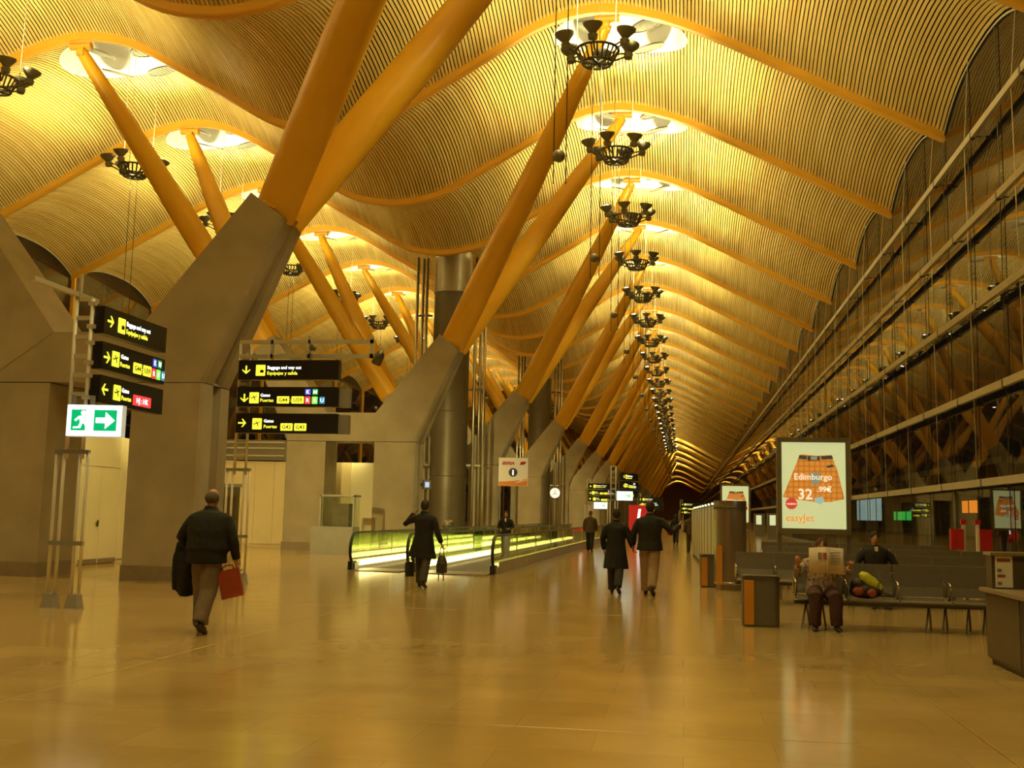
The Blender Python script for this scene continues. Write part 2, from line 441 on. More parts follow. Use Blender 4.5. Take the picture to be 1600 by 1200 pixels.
# --- glazed facade on the right: panes, rails, brackets, cable mullions
RAILZ = [2.62, 5.05, 7.47, 9.90, 12.32]; XR = 7.95
mb = MB(); mb.b2((XG-.12, -10, 0), (XG+.25, FAR_END, .16))
wall_right = struct(mb.build('wall_right', GREYM)); wall_right['label'] = 'tall glass facade with horizontal rails'
mb = MB(); mb.b2((XL-.25, -10, 0), (XL+.12, FAR_END, .16))
wall_left = struct(mb.build('wall_left', GREYM)); wall_left['label'] = 'dark glass facade beyond the far arcade'
ZR = [.16]+RAILZ
_pn = {}
def pane(parent, X, ya, yb, za, zb, tilt=True):
    w_ = round(yb-ya, 3); h_ = round(zb-za, 3)
    if (w_, h_) not in _pn:
        m1 = MB(); a, b = w_/2-.008, h_/2-.008; m1.add([(0,-a,-b),(0,a,-b),(0,a,b),(0,-a,b)], [(0,1,2,3)]); _pn[(w_, h_)] = m1.mesh('pane', GLASS)
    r = (0, random.uniform(-.0022, .0022), random.uniform(-.0022, .0022)) if tilt else None
    link('pane', _pn[(w_, h_)], parent, (X, (ya+yb)/2, (za+zb)/2), r)
def arch_pane(parent, X, k, z0):
    vs = [(0, -4.49, z0), (0, 4.49, z0)]; n = 14; zt = wave(X)
    for i in range(n+1):
        t = 1-2*i/n; vs.append((0, 4.49*t, zt+.16+bulge(t)-.02))
    m1 = MB(); m1.add(vs, [tuple(range(len(vs)))]); link('arch_pane', m1.mesh('arch_pane', GLASS), parent, (X, YB0+9*k+4.5, 0))
    # pale edge strip following the arch
    m2 = MB(); s_ = -1 if X > 0 else 1
    m2.tube([(X+s_*.04, YB0+9*k+4.5+4.45*t, wave(X)+.16+bulge(t)-.03) for t in [1-i/10 for i in range(21)]], .035, 6)
    m2.build('arch_edge', RAILM, parent)
for k in BAYS:
    y0 = YB0+9*k
    if 0 <= k < 9:
        for r_ in range(5):
            for j in range(3): pane(wall_right, XG, y0+3*j, y0+3*j+3, ZR[r_], ZR[r_+1])
    else:
        pane(wall_right, XG, y0, y0+9, .16, RAILZ[-1], False)
    arch_pane(wall_right, XG, k, RAILZ[-1])
    pane(wall_left, XL, y0, y0+9, .16, 6, False); pane(wall_left, XL, y0, y0+9, 6, RAILZ[-1], False); arch_pane(wall_left, XL, k, RAILZ[-1])
    m2 = MB(); m2.box((XL+.1, y0, 7), (.2, .16, 13.6)); m2.build('mullion_post', BEAM, wall_left)
for X_, p_ in ((XG, wall_right), (XL, wall_left)):
    m1 = MB(); m1.add([(X_, 260.09, .16), (X_, FAR_END, .16), (X_, FAR_END, 13.86), (X_, 260.09, 13.86)], [(0, 1, 2, 3)]); m1.build('far_glazing', GLASS, p_)
for z in RAILZ:
    m1 = MB(); m1.b2((XR-.06, -9, z-.10), (XR+.06, 556, z+.10)); rl = m1.build('rail', RAILM, wall_right)
    for i in range(-1, 30):
        y = YB0-4.5+4.5*i+ (2.25 if RAILZ.index(z) % 2 else 0)
        m2 = MB(); m2.box(((XR+XG)/2, y, z-.06), (XG-XR-.1, .05, .04)); m2.box((XR, y, z-.02), (.135, .12, .21)); m2.build('bracket', STEEL_D, rl)
def arch_z(y): t = ((y-YB0) % 9)/4.5-1; return wave(XG)+.14+bulge(t)
for i in range(-1, 34):
    y = YB0-6+3*i; m1 = MB(); m1.tube([(XG-.05, y, .16), (XG-.05, y, arch_z(y))], .013, 6); m1.build('mullion_cable', CABLE, wall_right)
for i in range(0, 18):
    y = YB0+4.5*i+.6; m1 = MB(); m1.tube([(XR, y, RAILZ[0]), (XR, y+.30, RAILZ[-1]), (XG-.12, y+.35, arch_z(y+.35))], .012, 5); m1.build('tie_cable', CABLE_L, wall_right)
# hangers: small plate where each beam meets the facade
# --- end wall far away
mb = MB(); mb.b2((XL, FAR_END-.6, 0), (XG, FAR_END-.1, 20))
struct(mb.build('wall_back', mat('end_wall', (.42, .27, .12), .8, var=.2)))['label'] = 'dark end wall at the far end of the hall'

# ================================================================== COLUMNS (portal frame, two arms, four struts)
LEG0, LEG1 = .95, 2.52          # leg from |u|=LEG0 to LEG1
TH = .69                        # half thickness in y
def make_column():
    root = thing('tree_column', '', 'column', (XC, 21.59, 0))
    for s in (-1, 1):
        m1 = MB()
        # leg: plan outline with a recessed groove on the outer flank
        pl = [(LEG0, -TH), (LEG1-.06, -TH), (LEG1, -TH+.06), (LEG1, -.20), (LEG1-.14, -.14), (LEG1-.14, .14), (LEG1, .20), (LEG1, TH-.06), (LEG1-.06, TH), (LEG0, TH)]
        m1.prism([(s*a, b) for a, b in pl], .30, 4.09, 'z'); lg = m1.build('leg', CONC, root)
        m2 = MB(); m2.prism([(s*(LEG0-.02), -TH-.02), (s*(LEG1+.02), -TH-.02), (s*(LEG1+.02), TH+.02), (s*(LEG0-.02), TH+.02)], 0, .30, 'z'); m2.build('plinth', CONC_D, lg)
        # arm: leaning block, slightly slimmer towards the top, with the same groove
        A0, A1, B1, B0 = (LEG0, 5.19), (LEG1, 4.11), (4.07, 7.62), (3.30, 8.20)
        m3 = MB(); n = 6; vs = []; fs = []
        sec0 = [(0, -TH), (.96, -TH), (1, -TH+.06), (1, -.20), (.92, -.14), (.92, .14), (1, .20), (1, TH-.06), (.96, TH), (0, TH)]
        for i in range(n+1):
            t = i/n; inn = Vector(A0).lerp(Vector(B0), t); out = Vector(A1).lerp(Vector(B1), t); th = 1-.18*t
            for a, b in sec0:
                q = inn.lerp(out, a); vs.append((s*q.x, b*th, q.y))
        L = len(sec0)
        for i in range(n):
            for j in range(L): fs.append((i*L+j, i*L+(j+1) % L, (i+1)*L+(j+1) % L, (i+1)*L+j))
        fs += [tuple(range(L)), tuple(range(n*L, n*L+L))]
        m3.add(vs, fs)
        # heel of the arm down to the leg top
        m3.prism([(s*LEG0, 4.11), (s*LEG1, 4.11), (s*LEG0, 5.19)], -TH+.01, TH-.01, 'y')
        arm = m3.build('arm', CONC, root)
        m4 = MB(); d = Vector((3.69, 7.91)); nrm = Vector((.6, .8)).normalized()
        m4.tube([(s*d.x, 0, d.y), (s*(d.x+nrm.x*.0+.05), 0, d.y+.12)], [.5, .46], 10, rb=[.55, .5]); m4.build('strut_shoe', STRUT, arm)
        for dy in (-1, 1):
            m5 = MB(); p0 = Vector((s*3.72, dy*.26, 7.78)); p1 = Vector((s*9.78, dy*4.5, 18.30)); pts = []; ra = []; rb = []
            for t, r1, r2 in ((0, .50, .17), (.06, .50, .21), (.16, .50, .31), (.29, .48, .48), (.45, .46, .46), (.65, .40, .40), (.85, .31, .31), (.94, .25, .25), (1, .20, .20)):
                pts.append(p0.lerp(p1, t)); ra.append(r1); rb.append(r2)
            ax = (p1-p0).normalized(); side = Vector((ax.z, 0, -ax.x*1)).normalized()
            m5.tube(pts, ra, 16, side=side, rb=rb); st = m5.build('strut', STRUT, root, 'auto')
            m6 = MB(); m6.tube([p1-Vector((.42, 0, -.16)), p1+Vector((.42, 0, .16))], .14, 10); m6.box(p1-ax*.12, (.28, .40, .30)); m6.build('hinge_pin', BEAM, st, 'auto')
    m1 = MB(); m1.prism([(-LEG0, 4.11), (LEG0, 4.11), (LEG0, 5.19), (-LEG0, 5.19)], -TH+.004, TH-.004, 'y'); ln = m1.build('lintel', CONC, root)
    m1 = MB(); m1.b2((-.16, TH-.01, 4.55), (.16, TH+.12, 4.75)); m1.build('fill_box', STEEL_D, ln)  # unseen lamp box added on the lintel back to brighten the partitions
    m1 = MB(); m1.b2((-.14, TH+.12, 4.57), (.14, TH+.125, 4.73)); m1.build('fill_lens', emis('fill_glow', (1., .9, .6), 6.), ln)
    return root
COLLAB = ['nearest concrete portal column with orange struts, behind the man with red briefcase',
          'second concrete portal column with orange struts, beside the moving walkway entrance',
          'third concrete portal column with orange struts, at the big steel duct',
          'fourth concrete portal column with orange struts, behind the cream information board']
col0 = make_column(); col0['group'] = 'tree columns along the hall'
for i in range(20):
    c = col0 if i == 0 else copy_tree(col0)
    c.location = (XC, 21.59+18*i, 0)
    if i < 6:
        for e_, sz_, d_ in ((3600, 52, (-.16, 1, -.12)), (420, 125, (-.5, 1, -.3))):  # added fill spots behind the columns, aimed at the cream partitions
            l = bpy.data.lights.new('column_fill', 'SPOT'); l.energy = e_; l.color = (1., .79, .25); l.spot_size = R(sz_); l.spot_blend = .8; l.shadow_soft_size = .12
            lo = bpy.data.objects.new('column_fill', l); COL.objects.link(lo); lo.location = (XC, 21.59+18*i+TH+.2, 4.65); lo.rotation_euler = Vector(d_).to_track_quat('-Z', 'Y').to_euler()
    c['label'] = COLLAB[i] if i < 4 else ORD[i]+' concrete portal column with orange struts in the receding row'

# ================================================================== RING CHANDELIERS
def make_chandelier():
    root = thing('ring_chandelier', '', 'chandelier', (0, 0, 0), 0, 'ring chandeliers hung under the skylights')
    m1 = MB()
    for r_, z in ((.44, -.36), (.64, .02)):
        m1.tube([(r_*cos(2*pi*i/24), r_*sin(2*pi*i/24), z) for i in range(25)], .04, 6, cap=False)
    for i in range(22):
        a = 2*pi*i/22; m1.tube([(.44*cos(a), .44*sin(a), -.36), (.64*cos(a), .64*sin(a), .02)], .03, 5)
    for i in range(3):
        a = pi*i/3; m1.tube([(.44*cos(a), .44*sin(a), -.36), (-.44*cos(a), -.44*sin(a), -.36)], .05, 5)
    m1.build('basket', STEEL_D, root)
    cup = MB(); cup.lathe([(.03, -.22), (.13, -.20), (.15, -.06), (.10, -.02), (.14, .04), (.28, .20), (.295, .27), (.25, .27), (.19, .2), (.02, .17)], 16)
    cupm = cup.mesh('floodlight', mat('lamp_housing', (.17, .16, .11), .5, .3, var=.1, scale=8), 'auto')
    lens = MB(); lens.lathe([(.005, .215), (.175, .215)], 16); lensm = lens.mesh('lens', E_LENS)
    dome = MB(); dome.lathe([(.17, .215), (.175, .27), (.12, .325), (.001, .34)], 14); domem = dome.mesh('lens', E_LENS, True)
    for i in range(6):
        a = 2*pi*i/6+.26; d = Vector((cos(a), sin(a), 0))
        m2 = MB(); m2.tube([d*.55+Vector((0, 0, -.2)), d*1.0+Vector((0, 0, .02))], .03, 6); m2.tube([d*.66+Vector((0, 0, .02)), d*1.0+Vector((0, 0, .1))], .025, 6); m2.build('arm', STEEL_D, root)
        c = link('floodlight', cupm, root, tuple(d*1.02+Vector((0, 0, .14))), (.16*sin(a)*-1, .16*cos(a), 0)); link('lens', lensm if i not in (0, 3) else domem, c)
    for i in range(3):
        a = 2*pi*i/3+.5; m3 = MB(); m3.tube([(.66*cos(a), .66*sin(a), .02), (.75*cos(a), .75*sin(a), 5.72)], .014, 5); m3.build('suspension_cable', CABLE_L, root)
    for x in (-.13, .13):
        m3 = MB(); m3.tube([(x, 0, -.28), (x, 0, -6.9)], .013, 5); m3.build('lowering_cable', CABLE, root)
    m4 = MB(); m4.ell((-.02, 0, -6.30), (.135, .135, .135), 18, 12); m4.build('counterweight_ball', mat('ball_grey', (.22, .19, .13), .4, .2, var=.1), root, True)
    return root
def ring_lights(x, y, z, f=1.0):
    def spot(name, e, size, blend, soft, loc, d):
        l = bpy.data.lights.new(name, 'SPOT'); l.energy = e*f; l.color = LAMP_RGB; l.spot_size = R(size); l.spot_blend = blend; l.shadow_soft_size = soft
        o = bpy.data.objects.new(name, l); COL.objects.link(o); o.location = loc; o.rotation_euler = Vector(d).to_track_quat('-Z', 'Y').to_euler()
    spot('ring_uplight', LAMP_W, 162, .3, .5, (x, y, z+.55), (0, 0, 1))
    spot('ring_skylight_flood', LAMP_W*3.0, 66, .5, .4, (x, y, z+.5), (0, .10, 1))
    for s in (-1, 1): spot('ring_sidelight', SIDE_W*(1. if s*(x-XC) > 0 else .40), 118, .9, .3, (x+s*.9, y, z+.5), (s, 0, .30))
    spot('ring_floor_fill', DOWN_W, 125, .8, .4, (x, y, z-.4), (0, 0, -1))  # added fill for the floor, not one of the ring's own floods
ch0 = make_chandelier(); first = True
for i in range(-2, 24):
    for side in (1, -1):
        if side < 0 and i > 13: continue
        y = 21.59+9*i; x = XC+side*9.84; z = 15.28
        if i >= 0 and not (side < 0 and i < 1):
            c = ch0 if first else copy_tree(ch0); first = False
            c.location = (x, y, z); c.rotation_euler.z = 0.07*((i*7+side) % 5)
            n = ORD[i] if side > 0 else ORD[i-1]
            c['label'] = n+(' ring chandelier of dark floodlights above the main concourse' if side > 0 else ' ring chandelier of dark floodlights in the far left roof vault')
        ring_lights(x, y, z, (1. if side > 0 else .85)*max(.30, 1-.055*max(0, i-2)))

for y in (240, 260, 285, 315, 350, 400, 460, 520): ring_lights(XC+9.84, y, 15.28, .8)  # lights added without chandeliers, to brighten the far vault and end wall
# ================================================================== DUCT TOWERS between the columns
def make_tower():
    root = thing('duct_tower', '', 'duct', (XC+.1, 55.6, 0))
    m1 = MB(); prof = [(.98, 0)]
    for z in (3.4, 6.8, 10.2, 13.2): prof += [(.98, z-.02), (.955, z), (.98, z+.02)]
    prof += [(.98, 15.3)]; m1.lathe(prof, 36); m1.build('cylinder', DUCT, root, 'auto')
    m2 = MB(); m2.lathe([(1.02, 13.2), (1.02, 15.42), (.9, 15.42)], 36); m2.build('cap_collar', mat('duct_cap', (.34, .30, .23), .4, .5, var=.06), root, 'auto')
    for s in (-1, 1):
        for j in range(3):
            m3 = MB(); x = s*1.62+(j-1)*.26; m3.tube([(x, -.3+.2*(j % 2), 0), (x, -.3+.2*(j % 2), 15.0+.1*abs(x))], .085, 10); m3.build('riser_pipe', STEEL, root, True)
        for z in (4, 8, 12):
            m4 = MB(); m4.box((s*1.5, -.2, z), (.95, .08, .1)); m4.build('pipe_bracket', STEEL_D, root)
    return root
t0 = make_tower(); t0['label'] = 'large grey steel cylindrical duct with bright riser pipes at the third column'; t0['group'] = 'cylindrical ducts on the centre line'
t1 = copy_tree(t0); t1.location = (XC+.1, 91.6, 0); t1['label'] = 'farther dark cylindrical duct behind the fourth column struts'

# ================================================================== LEFT PARTITIONS
# cream booth behind the second column
bt = thing('partition_booth', 'cream partition booth with dark doorway behind the second concrete column', 'partition', (-15.9, 43, 0))
m1 = MB(); m1.b2((-9, -1.9, 0), (-1.9, 3.5, 3.42)); m1.build('wall_panel', CREAM, bt)
for i in range(6):
    m1 = MB(); m1.b2((-1.9+i*.8-.0, -1.93, .12), (-1.9+i*.8+.79, -1.75, 3.40)); m1.build('front_panel', CREAM, bt)
m1 = MB(); m1.b2((2.86, -1.88, 0), (3.9, 1.5, 3.40)); m1.build('end_panel', CREAM2, bt)
m1 = MB(); m1.b2((-1.9, -1.85, 0), (2.85, 3.4, 3.38)); m1.build('core', CREAM, bt)
m1 = MB(); m1.b2((-3.25, -1.97, 0), (-1.72, -1.9, 2.35)); dr = m1.build('doorway', mat('dark_glass_door', (.12, .10, .06), .2, var=.1), bt)
m1 = MB(); m1.b2((-3.35, -1.99, 2.35), (-1.62, -1.9, 2.48)); m1.build('door_head', GREYM, dr)
m1 = MB(); m1.b2((-9, -2.1, 3.44), (.15, 3.5, 4.25)); m1.build('roof_fascia', mat('fascia_grey', (.23, .20, .16), .45, .3, var=.06), bt)
for z in (3.62, 3.92, 4.15):
    m1 = MB(); m1.b2((-9, -2.16, z-.03), (.15, -2.08, z+.03)); m1.build('fascia_rib', RAILM, bt)
# pale partition with a service door seen through the nearest column
pd = thing('service_partition', 'pale yellow partition with grey service door inside the nearest column opening', 'partition', (-15.05, 26.5, 0))
m1 = MB(); m1.b2((-.12, -3.4, 0), (0, 5.2, 3.35)); m1.build('wall_panel', CREAM2, pd)
for i, (a, b) in enumerate(((-3.35, -1.35), (-1.32, -.42), (-.40, .50), (.53, 2.5), (2.53, 4.6))):
    m1 = MB(); m1.b2((0, a, .10 if i not in (1, 2) else .02), (.035, b, 3.3 if i not in (1, 2) else 2.5)); o = m1.build('panel' if i not in (1, 2) else 'door_leaf', CREAM2, pd)
    if i == 1:
        m2 = MB(); m2.box((.06, b-.1, 1.05), (.03, .04, .16)); m2.box((.08, b-.16, 1.07), (.02, .14, .02)); m2.build('handle', STEEL_D, o)
    if i in (1, 2): 
        m2 = MB(); m2.b2((.034, a+.02, .02), (.045, b-.02, .14)); m2.build('kick_plate', CONC_D, o)
m1 = MB(); m1.b2((0, -1.32, 2.52), (.04, .5, 3.3)); m1.build('transom_panel', CREAM2, pd)

# ================================================================== SIGNS
def arrow(mb, x, z, d, r=.085, w=.034, y0=-.006, y1=.006):
    """arrow glyph in the xz plane; d: 'r','l','d','u'"""
    M = {'r': 0, 'u': pi/2, 'l': pi, 'd': -pi/2}[d]
    def P(a, b): return (x+a*cos(M)-b*sin(M), z+a*sin(M)+b*cos(M))
    h = w/2
    mb.prism([P(-r, -h), P(r*.55, -h), P(r*.55, h), P(-r, h)], y0, y1)
    for s in (-1, 1):
        a = [P(r, 0), P(.15*r, s*r*.98), P(.15*r-w*.85, s*r*.98), P(r-w*1.15, 0)]
        mb.prism(a if s > 0 else a[::-1], y0, y1)
def sq(parent, name, x, z, w_, h_, y, M, r=.02):
    mb = MB(); n = 4; pts = []
    for cx, cz, a0 in ((w_/2-r, h_/2-r, 0), (-w_/2+r, h_/2-r, pi/2), (-w_/2+r, -h_/2+r, pi), (w_/2-r, -h_/2+r, 3*pi/2)):
        for i in range(n+1): a = a0+pi/2*i/n; pts.append((x+cx+r*cos(a), z+cz+r*sin(a)))
    mb.prism(pts, y-.003, y+.003); return mb.build(name, M, parent)
def plane_glyph(parent, x, z, y, sc):
    mb = MB()
    for poly in ([(-.9, -.25), (.75, .35), (.95, .55), (.7, .55), (-.85, 0)], [(-.1, .1), (.1, .2), (-.35, .85), (-.5, .8)], [(0, .05), (.25, .15), (.45, -.75), (.3, -.8)], [(-.9, -.25), (-.75, -.1), (-1.05, .25), (-1.15, .2)]):
        mb.prism([(x+a*sc, z+b*sc) for a, b in poly], y-.003, y+.003)
    mb.build('aircraft_pictogram', BLACK, parent)
def case_glyph(parent, x, z, y, sc):
    mb = MB(); mb.prism([(x-.1*sc, z-.6*sc), (x+.8*sc, z-.6*sc), (x+.8*sc, z+.05*sc), (x-.1*sc, z+.05*sc)], y-.003, y+.003); mb.prism([(x+.2*sc, z+.05*sc), (x+.5*sc, z+.05*sc), (x+.5*sc, z+.2*sc), (x+.2*sc, z+.2*sc)], y-.003, y+.003)
    mb.build('suitcase_pictogram', BLACK, parent)
def sign_panel(parent, x0, z0, w_, h_, kind, y=0., back=False):
    """lit sign box; x0,z0 lower left corner in gantry space, face at y-.08"""
    mb = MB(); mb.b2((x0, y-.08, z0), (x0+w_, y+.08, z0+h_)); p = mb.build('sign_panel', BLACK, parent)
    f = y-.086; k = h_/.40; zc = z0+h_/2
    def tx(t, x, z, size, M, bold=.0015, sx=1.): text(p, t, x0+x*k, z0+z*k, f, size*k, M, bold*k, 0, 'LEFT', 'lettering', sx)
    def tile(x, z, w2, h2, M, t=None, tm=None, ts=.1):
        q = sq(p, 'tile', x0+x*k, z0+z*k, w2*k, h2*k, f, M, .012*k)
        if t: text(p, t, x0+x*k, z0+(z-ts*.34)*k, f-.005, ts*k, tm, .001, 0, 'CENTER', 'tile_lettering')
    am = MB()
    if kind == 'bag_d' or kind == 'bag_r':
        arrow(am, x0+.17*k, zc, 'd' if kind == 'bag_d' else 'r', .085*k, .032*k, f-.003, f+.003)
        tile(.48, .19, .20, .225, E_YEL); case_glyph(p, x0+.48*k, z0+.19*k, f-.006, .085*k)
        tx('Baggage and way out', .62, .215, .098, E_WHT, .0015, .88); tx('Equipajes y salida', .62, .10, .098, E_YEL, .0015, .96)
    elif kind == 'gates_all':
        arrow(am, x0+.16*k, zc-.03, 'd', .085*k, .032*k, f-.003, f+.003)
        tile(.37, .175, .20, .225, E_YEL); plane_glyph(p, x0+.37*k, z0+.175*k, f-.006, .07*k)
        tx('Gates', .50, .20, .09, E_WHT); tx('Puertas', .50, .095, .095, E_YEL)
        tile(.99, .135, .26, .145, E_YEL, 'G44', BLACK, .11); tx(':', 1.135, .10, .1, E_YEL); tile(1.30, .135, .26, .145, E_YEL, 'U59', BLACK, .11)
        tile(1.51, .30, .115, .12, E_BLU, 'K', E_WHT, .11); tile(1.665, .30, .115, .12, E_DGN, 'M', E_WHT, .11)
        tile(1.51, .13, .12, .15, E_RED, 'R', E_WHT, .11); tile(1.66, .13, .12, .15, E_LIME, 'S', E_WHT, .11); tile(1.815, .13, .11, .14, E_CYA, 'U', E_WHT, .11)
    elif kind == 'gates_all_r':
        arrow(am, x0+.13*k, zc-.02, 'r', .085*k, .032*k, f-.003, f+.003)
        tile(.37, .19, .20, .225, E_YEL); plane_glyph(p, x0+.37*k, z0+.19*k, f-.006, .07*k)
        tx('Gates', .52, .225, .09, E_WHT); tx('Puertas', .50, .105, .095, E_YEL)
        tile(1.02, .14, .25, .165, E_YEL, 'G44', BLACK, .11); tx(':', 1.16, .10, .1, E_YEL); tile(1.32, .14, .25, .165, E_YEL, 'U59', BLACK, .11)
        tile(1.55, .30, .12, .13, E_BLU, 'K', E_WHT, .11); tile(1.71, .30, .12, .13, E_DGN, 'M', E_WHT, .11)
        tile(1.53, .13, .12, .16, E_RED, 'R', E_WHT, .11); tile(1.68, .13, .13, .16, E_LIME, 'S', E_WHT, .11); tile(1.835, .13, .11, .15, E_CYA, 'U', E_WHT, .11)
    elif kind == 'gates_two':
        arrow(am, x0+.14*k, zc, 'r', .085*k, .032*k, f-.003, f+.003)
        tile(.46, .185, .20, .225, E_YEL); plane_glyph(p, x0+.46*k, z0+.185*k, f-.006, .07*k)
        tx('Gates', .60, .215, .09, E_WHT); tx('Puertas', .60, .10, .095, E_YEL)
        tile(1.09, .125, .255, .15, E_YEL, 'G42', BLACK, .11); tile(1.38, .125, .255, .15, E_YEL, 'G43', BLACK, .11)
    elif kind == 'gates_red':
        arrow(am, x0+.13*k, zc, 'l', .085*k, .032*k, f-.003, f+.003)
        tile(.47, .19, .20, .225, E_YEL); plane_glyph(p, x0+.47*k, z0+.19*k, f-.006, .07*k)
        tx('Gates', .60, .215, .09, E_WHT); tx('Puertas', .60, .10, .095, E_YEL)
        tile(1.22, .14, .55, .16, E_RED, 'HJ : HK', E_WHT, .115)
    am.build('arrow', E_YEL, p)
    return p
TUBE = mat('tube_silver', (.74, .69, .60), .35, .1, var=.05)
def gantry_tower(root, x0, x1, ztop, zmid=2.3, hw=.06):
    """four slim tubes on two feet, ladder above"""
    for x in (x0, x1):
        m1 = MB(); m1.lathe([(.15, 0), (.14, .02), (.105, .20), (.10, .215)], 4, (x, 0, 0), 0, Euler((0, 0, pi/4)).to_matrix()); m1.build('foot', mat('foot_grey', (.33, .30, .26), .5, .2, var=.05), root)
        for dx in (-hw, hw):
            m1 = MB(); m1.tube([(x+dx, 0, .2), (x+dx, 0, zmid)], .026, 8); m1.build('upright_tube', TUBE, root, True)
    for z in (zmid, .95):
        m1 = MB(); m1.b2((x0-.08, -.035, z-.03), (x1+.08, .035, z+.03)); m1.build('cross_plate', GREYM, root)
    a, b = x0+.09, x1-.03
    for x in (a, b):
        m1 = MB(); m1.tube([(x, 0, zmid-.1), (x, 0, ztop)], .03, 8); m1.build('ladder_tube', TUBE, root, True)
    n = int((ztop-zmid)/.27)
    for i in range(1, n+1):
        z = zmid+(ztop-zmid)*i/n; m1 = MB(); m1.b2((a, -.022, z-.03), (b, .022, z+.03)); m1.build('rung', RAILM, root)
def bracket(root, x0, x1, z):
    m1 = MB(); m1.b2((x0, -.03, z-.03), (x1, .03, z+.03)); m1.build('sign_bracket', RAILM, root)
# gantry seen side-on at the left: its signs run along the hall, facing the concourse
g1 = thing('sign_gantry', 'steel ladder sign gantry at the far left carrying three slanting black gate signs', 'sign', (-9.02, 14.80, 0), 0, 'gate sign gantries')
gantry_tower(g1, -.19, .19, 4.62)
def g1_panels():
    tmp = []
    for z0, kind in ((4.10, 'bag_r'), (3.56, 'gates_all_r'), (3.05, 'gates_red')):
        p = sign_panel(g1, 0, z0, 1.98, .42, kind); p.location = (.27, .03, 0); p.rotation_euler = (0, 0, pi/2); tmp.append(p)
g1_panels()
for z in (4.55, 4.2, 3.95, 3.65, 3.45, 3.12): bracket(g1, .1, .22, z)
m1 = MB(); m1.b2((-.14, -1.15, 4.66), (-.06, .55, 4.73)); m1.build('top_beam', RAILM, g1)
m1 = MB(); m1.tube([(-.05, 0, 4.6), (-.05, 0, 5.0)], .03, 6); m1.build('top_stub', RAILM, g1)
# exit sign box on the gantry
ex = thing('exit_sign', 'lit green emergency exit box with running figure and arrow on left gantry', 'sign', (-8.60, 14.62, 2.52), R(9))
m1 = MB()
n = 8; pts = [(-.40, -.02), (.40, -.02)] + [(.40-.8*i/n, -.02-.05*sin(pi*i/n)) for i in range(1, n)]
m1.b2((-.41, -.0, 0), (.41, .16, .47)); m1.build('housing', mat('exit_housing', (.75, .78, .74), .4, emit=(.9, 1, .95), estr=.25), ex)
m1 = MB(); m1.b2((-.40, -.012, .01), (.40, 0, .46)); m1.build('diffuser', emis('exit_diffuser', (.9, 1., .94), 1.5), ex)
m1 = MB(); m1.b2((-.335, -.018, .085), (.335, -.012, .395)); m1.build('green_field', E_GRN, ex)
m1 = MB(); m1.prism([(.03, .20), (.17, .20), (.17, .115), (.31, .24), (.17, .365), (.17, .28), (.03, .28)], -.024, -.018); m1.build('arrow', E_WHT, ex)
m1 = MB()
m1.b2((-.12, -.024, .085), (.0, -.018, .395))
m1.lathe([(.001, 0), (.037, 0), (.037, .005), (.001, .005)], 12, (-.155, -.024, .345), 0, Euler((pi/2, 0, 0)).to_matrix())
for poly in ([(-.22, .30), (-.13, .31), (-.13, .19), (-.20, .19)], [(-.22, .30), (-.205, .27), (-.27, .22), (-.285, .245)], [(-.20, .205), (-.165, .205), (-.19, .12), (-.30, .115), (-.30, .14), (-.225, .145)], [(-.15, .21), (-.10, .21), (-.06, .11), (-.10, .10)]):
    m1.prism(poly, -.0245, -.018)
m1.build('running_figure', E_WHT, ex)
for x in (-.38, -.1):
    m1 = MB(); m1.b2((x-.02, .1, .46), (x+.02, .2, .62)); m1.build('hanger', GREYM, ex)
# gantry facing the camera
g2 = thing('sign_gantry', 'steel ladder sign gantry with three black gate signs facing the viewer and top booms', 'sign', (-9.0, 20.85, 0), 0, 'gate sign gantries')
gantry_tower(g2, -.18, .18, 4.95)
for z0, kind in ((4.13, 'bag_d'), (3.58, 'gates_all'), (3.04, 'gates_two')):
    sign_panel(g2, -.02, z0, 2.14, .40, kind, -.14); 
for z0 in (3.58, 3.04):
    m1 = MB(); m1.b2((2.13, -.16, z0), (2.34, 0, z0+.38)); m1.build('end_box', GREYM, g2)
for z0 in (4.3, 4.2, 3.8, 3.7, 3.3, 3.15): bracket(g2, -.1, .1, z0)
for z in (4.64, 4.94):
    m1 = MB(); m1.b2((-.1, -.03, z-.04), (2.75, .03, z+.04)); m1.build('boom', RAILM, g2)
for x in (.6, 1.4, 2.72):
    m1 = MB(); m1.b2((x-.03, -.03, 4.5 if x < 2 else 4.6), (x+.03, .03, 5.06)); m1.build('boom_post', RAILM, g2)
m1 = MB(); m1.lathe([(.02, -.16), (.10, -.15), (.10, .05), (.06, .12), (.02, .14)], 12, (2.88, 0, 4.62), 0, Euler((.3, .5, 0)).to_matrix()); m1.build('speaker', STEEL_D, g2, 'auto')
m1 = MB(); m1.lathe([(.02, -.08), (.06, -.07), (.06, .05), (.02, .07)], 10, (1.5, -.1, 4.80), 0, Euler((pi/2, 0, 0)).to_matrix()); m1.build('camera_unit', STEEL_D, g2, 'auto')
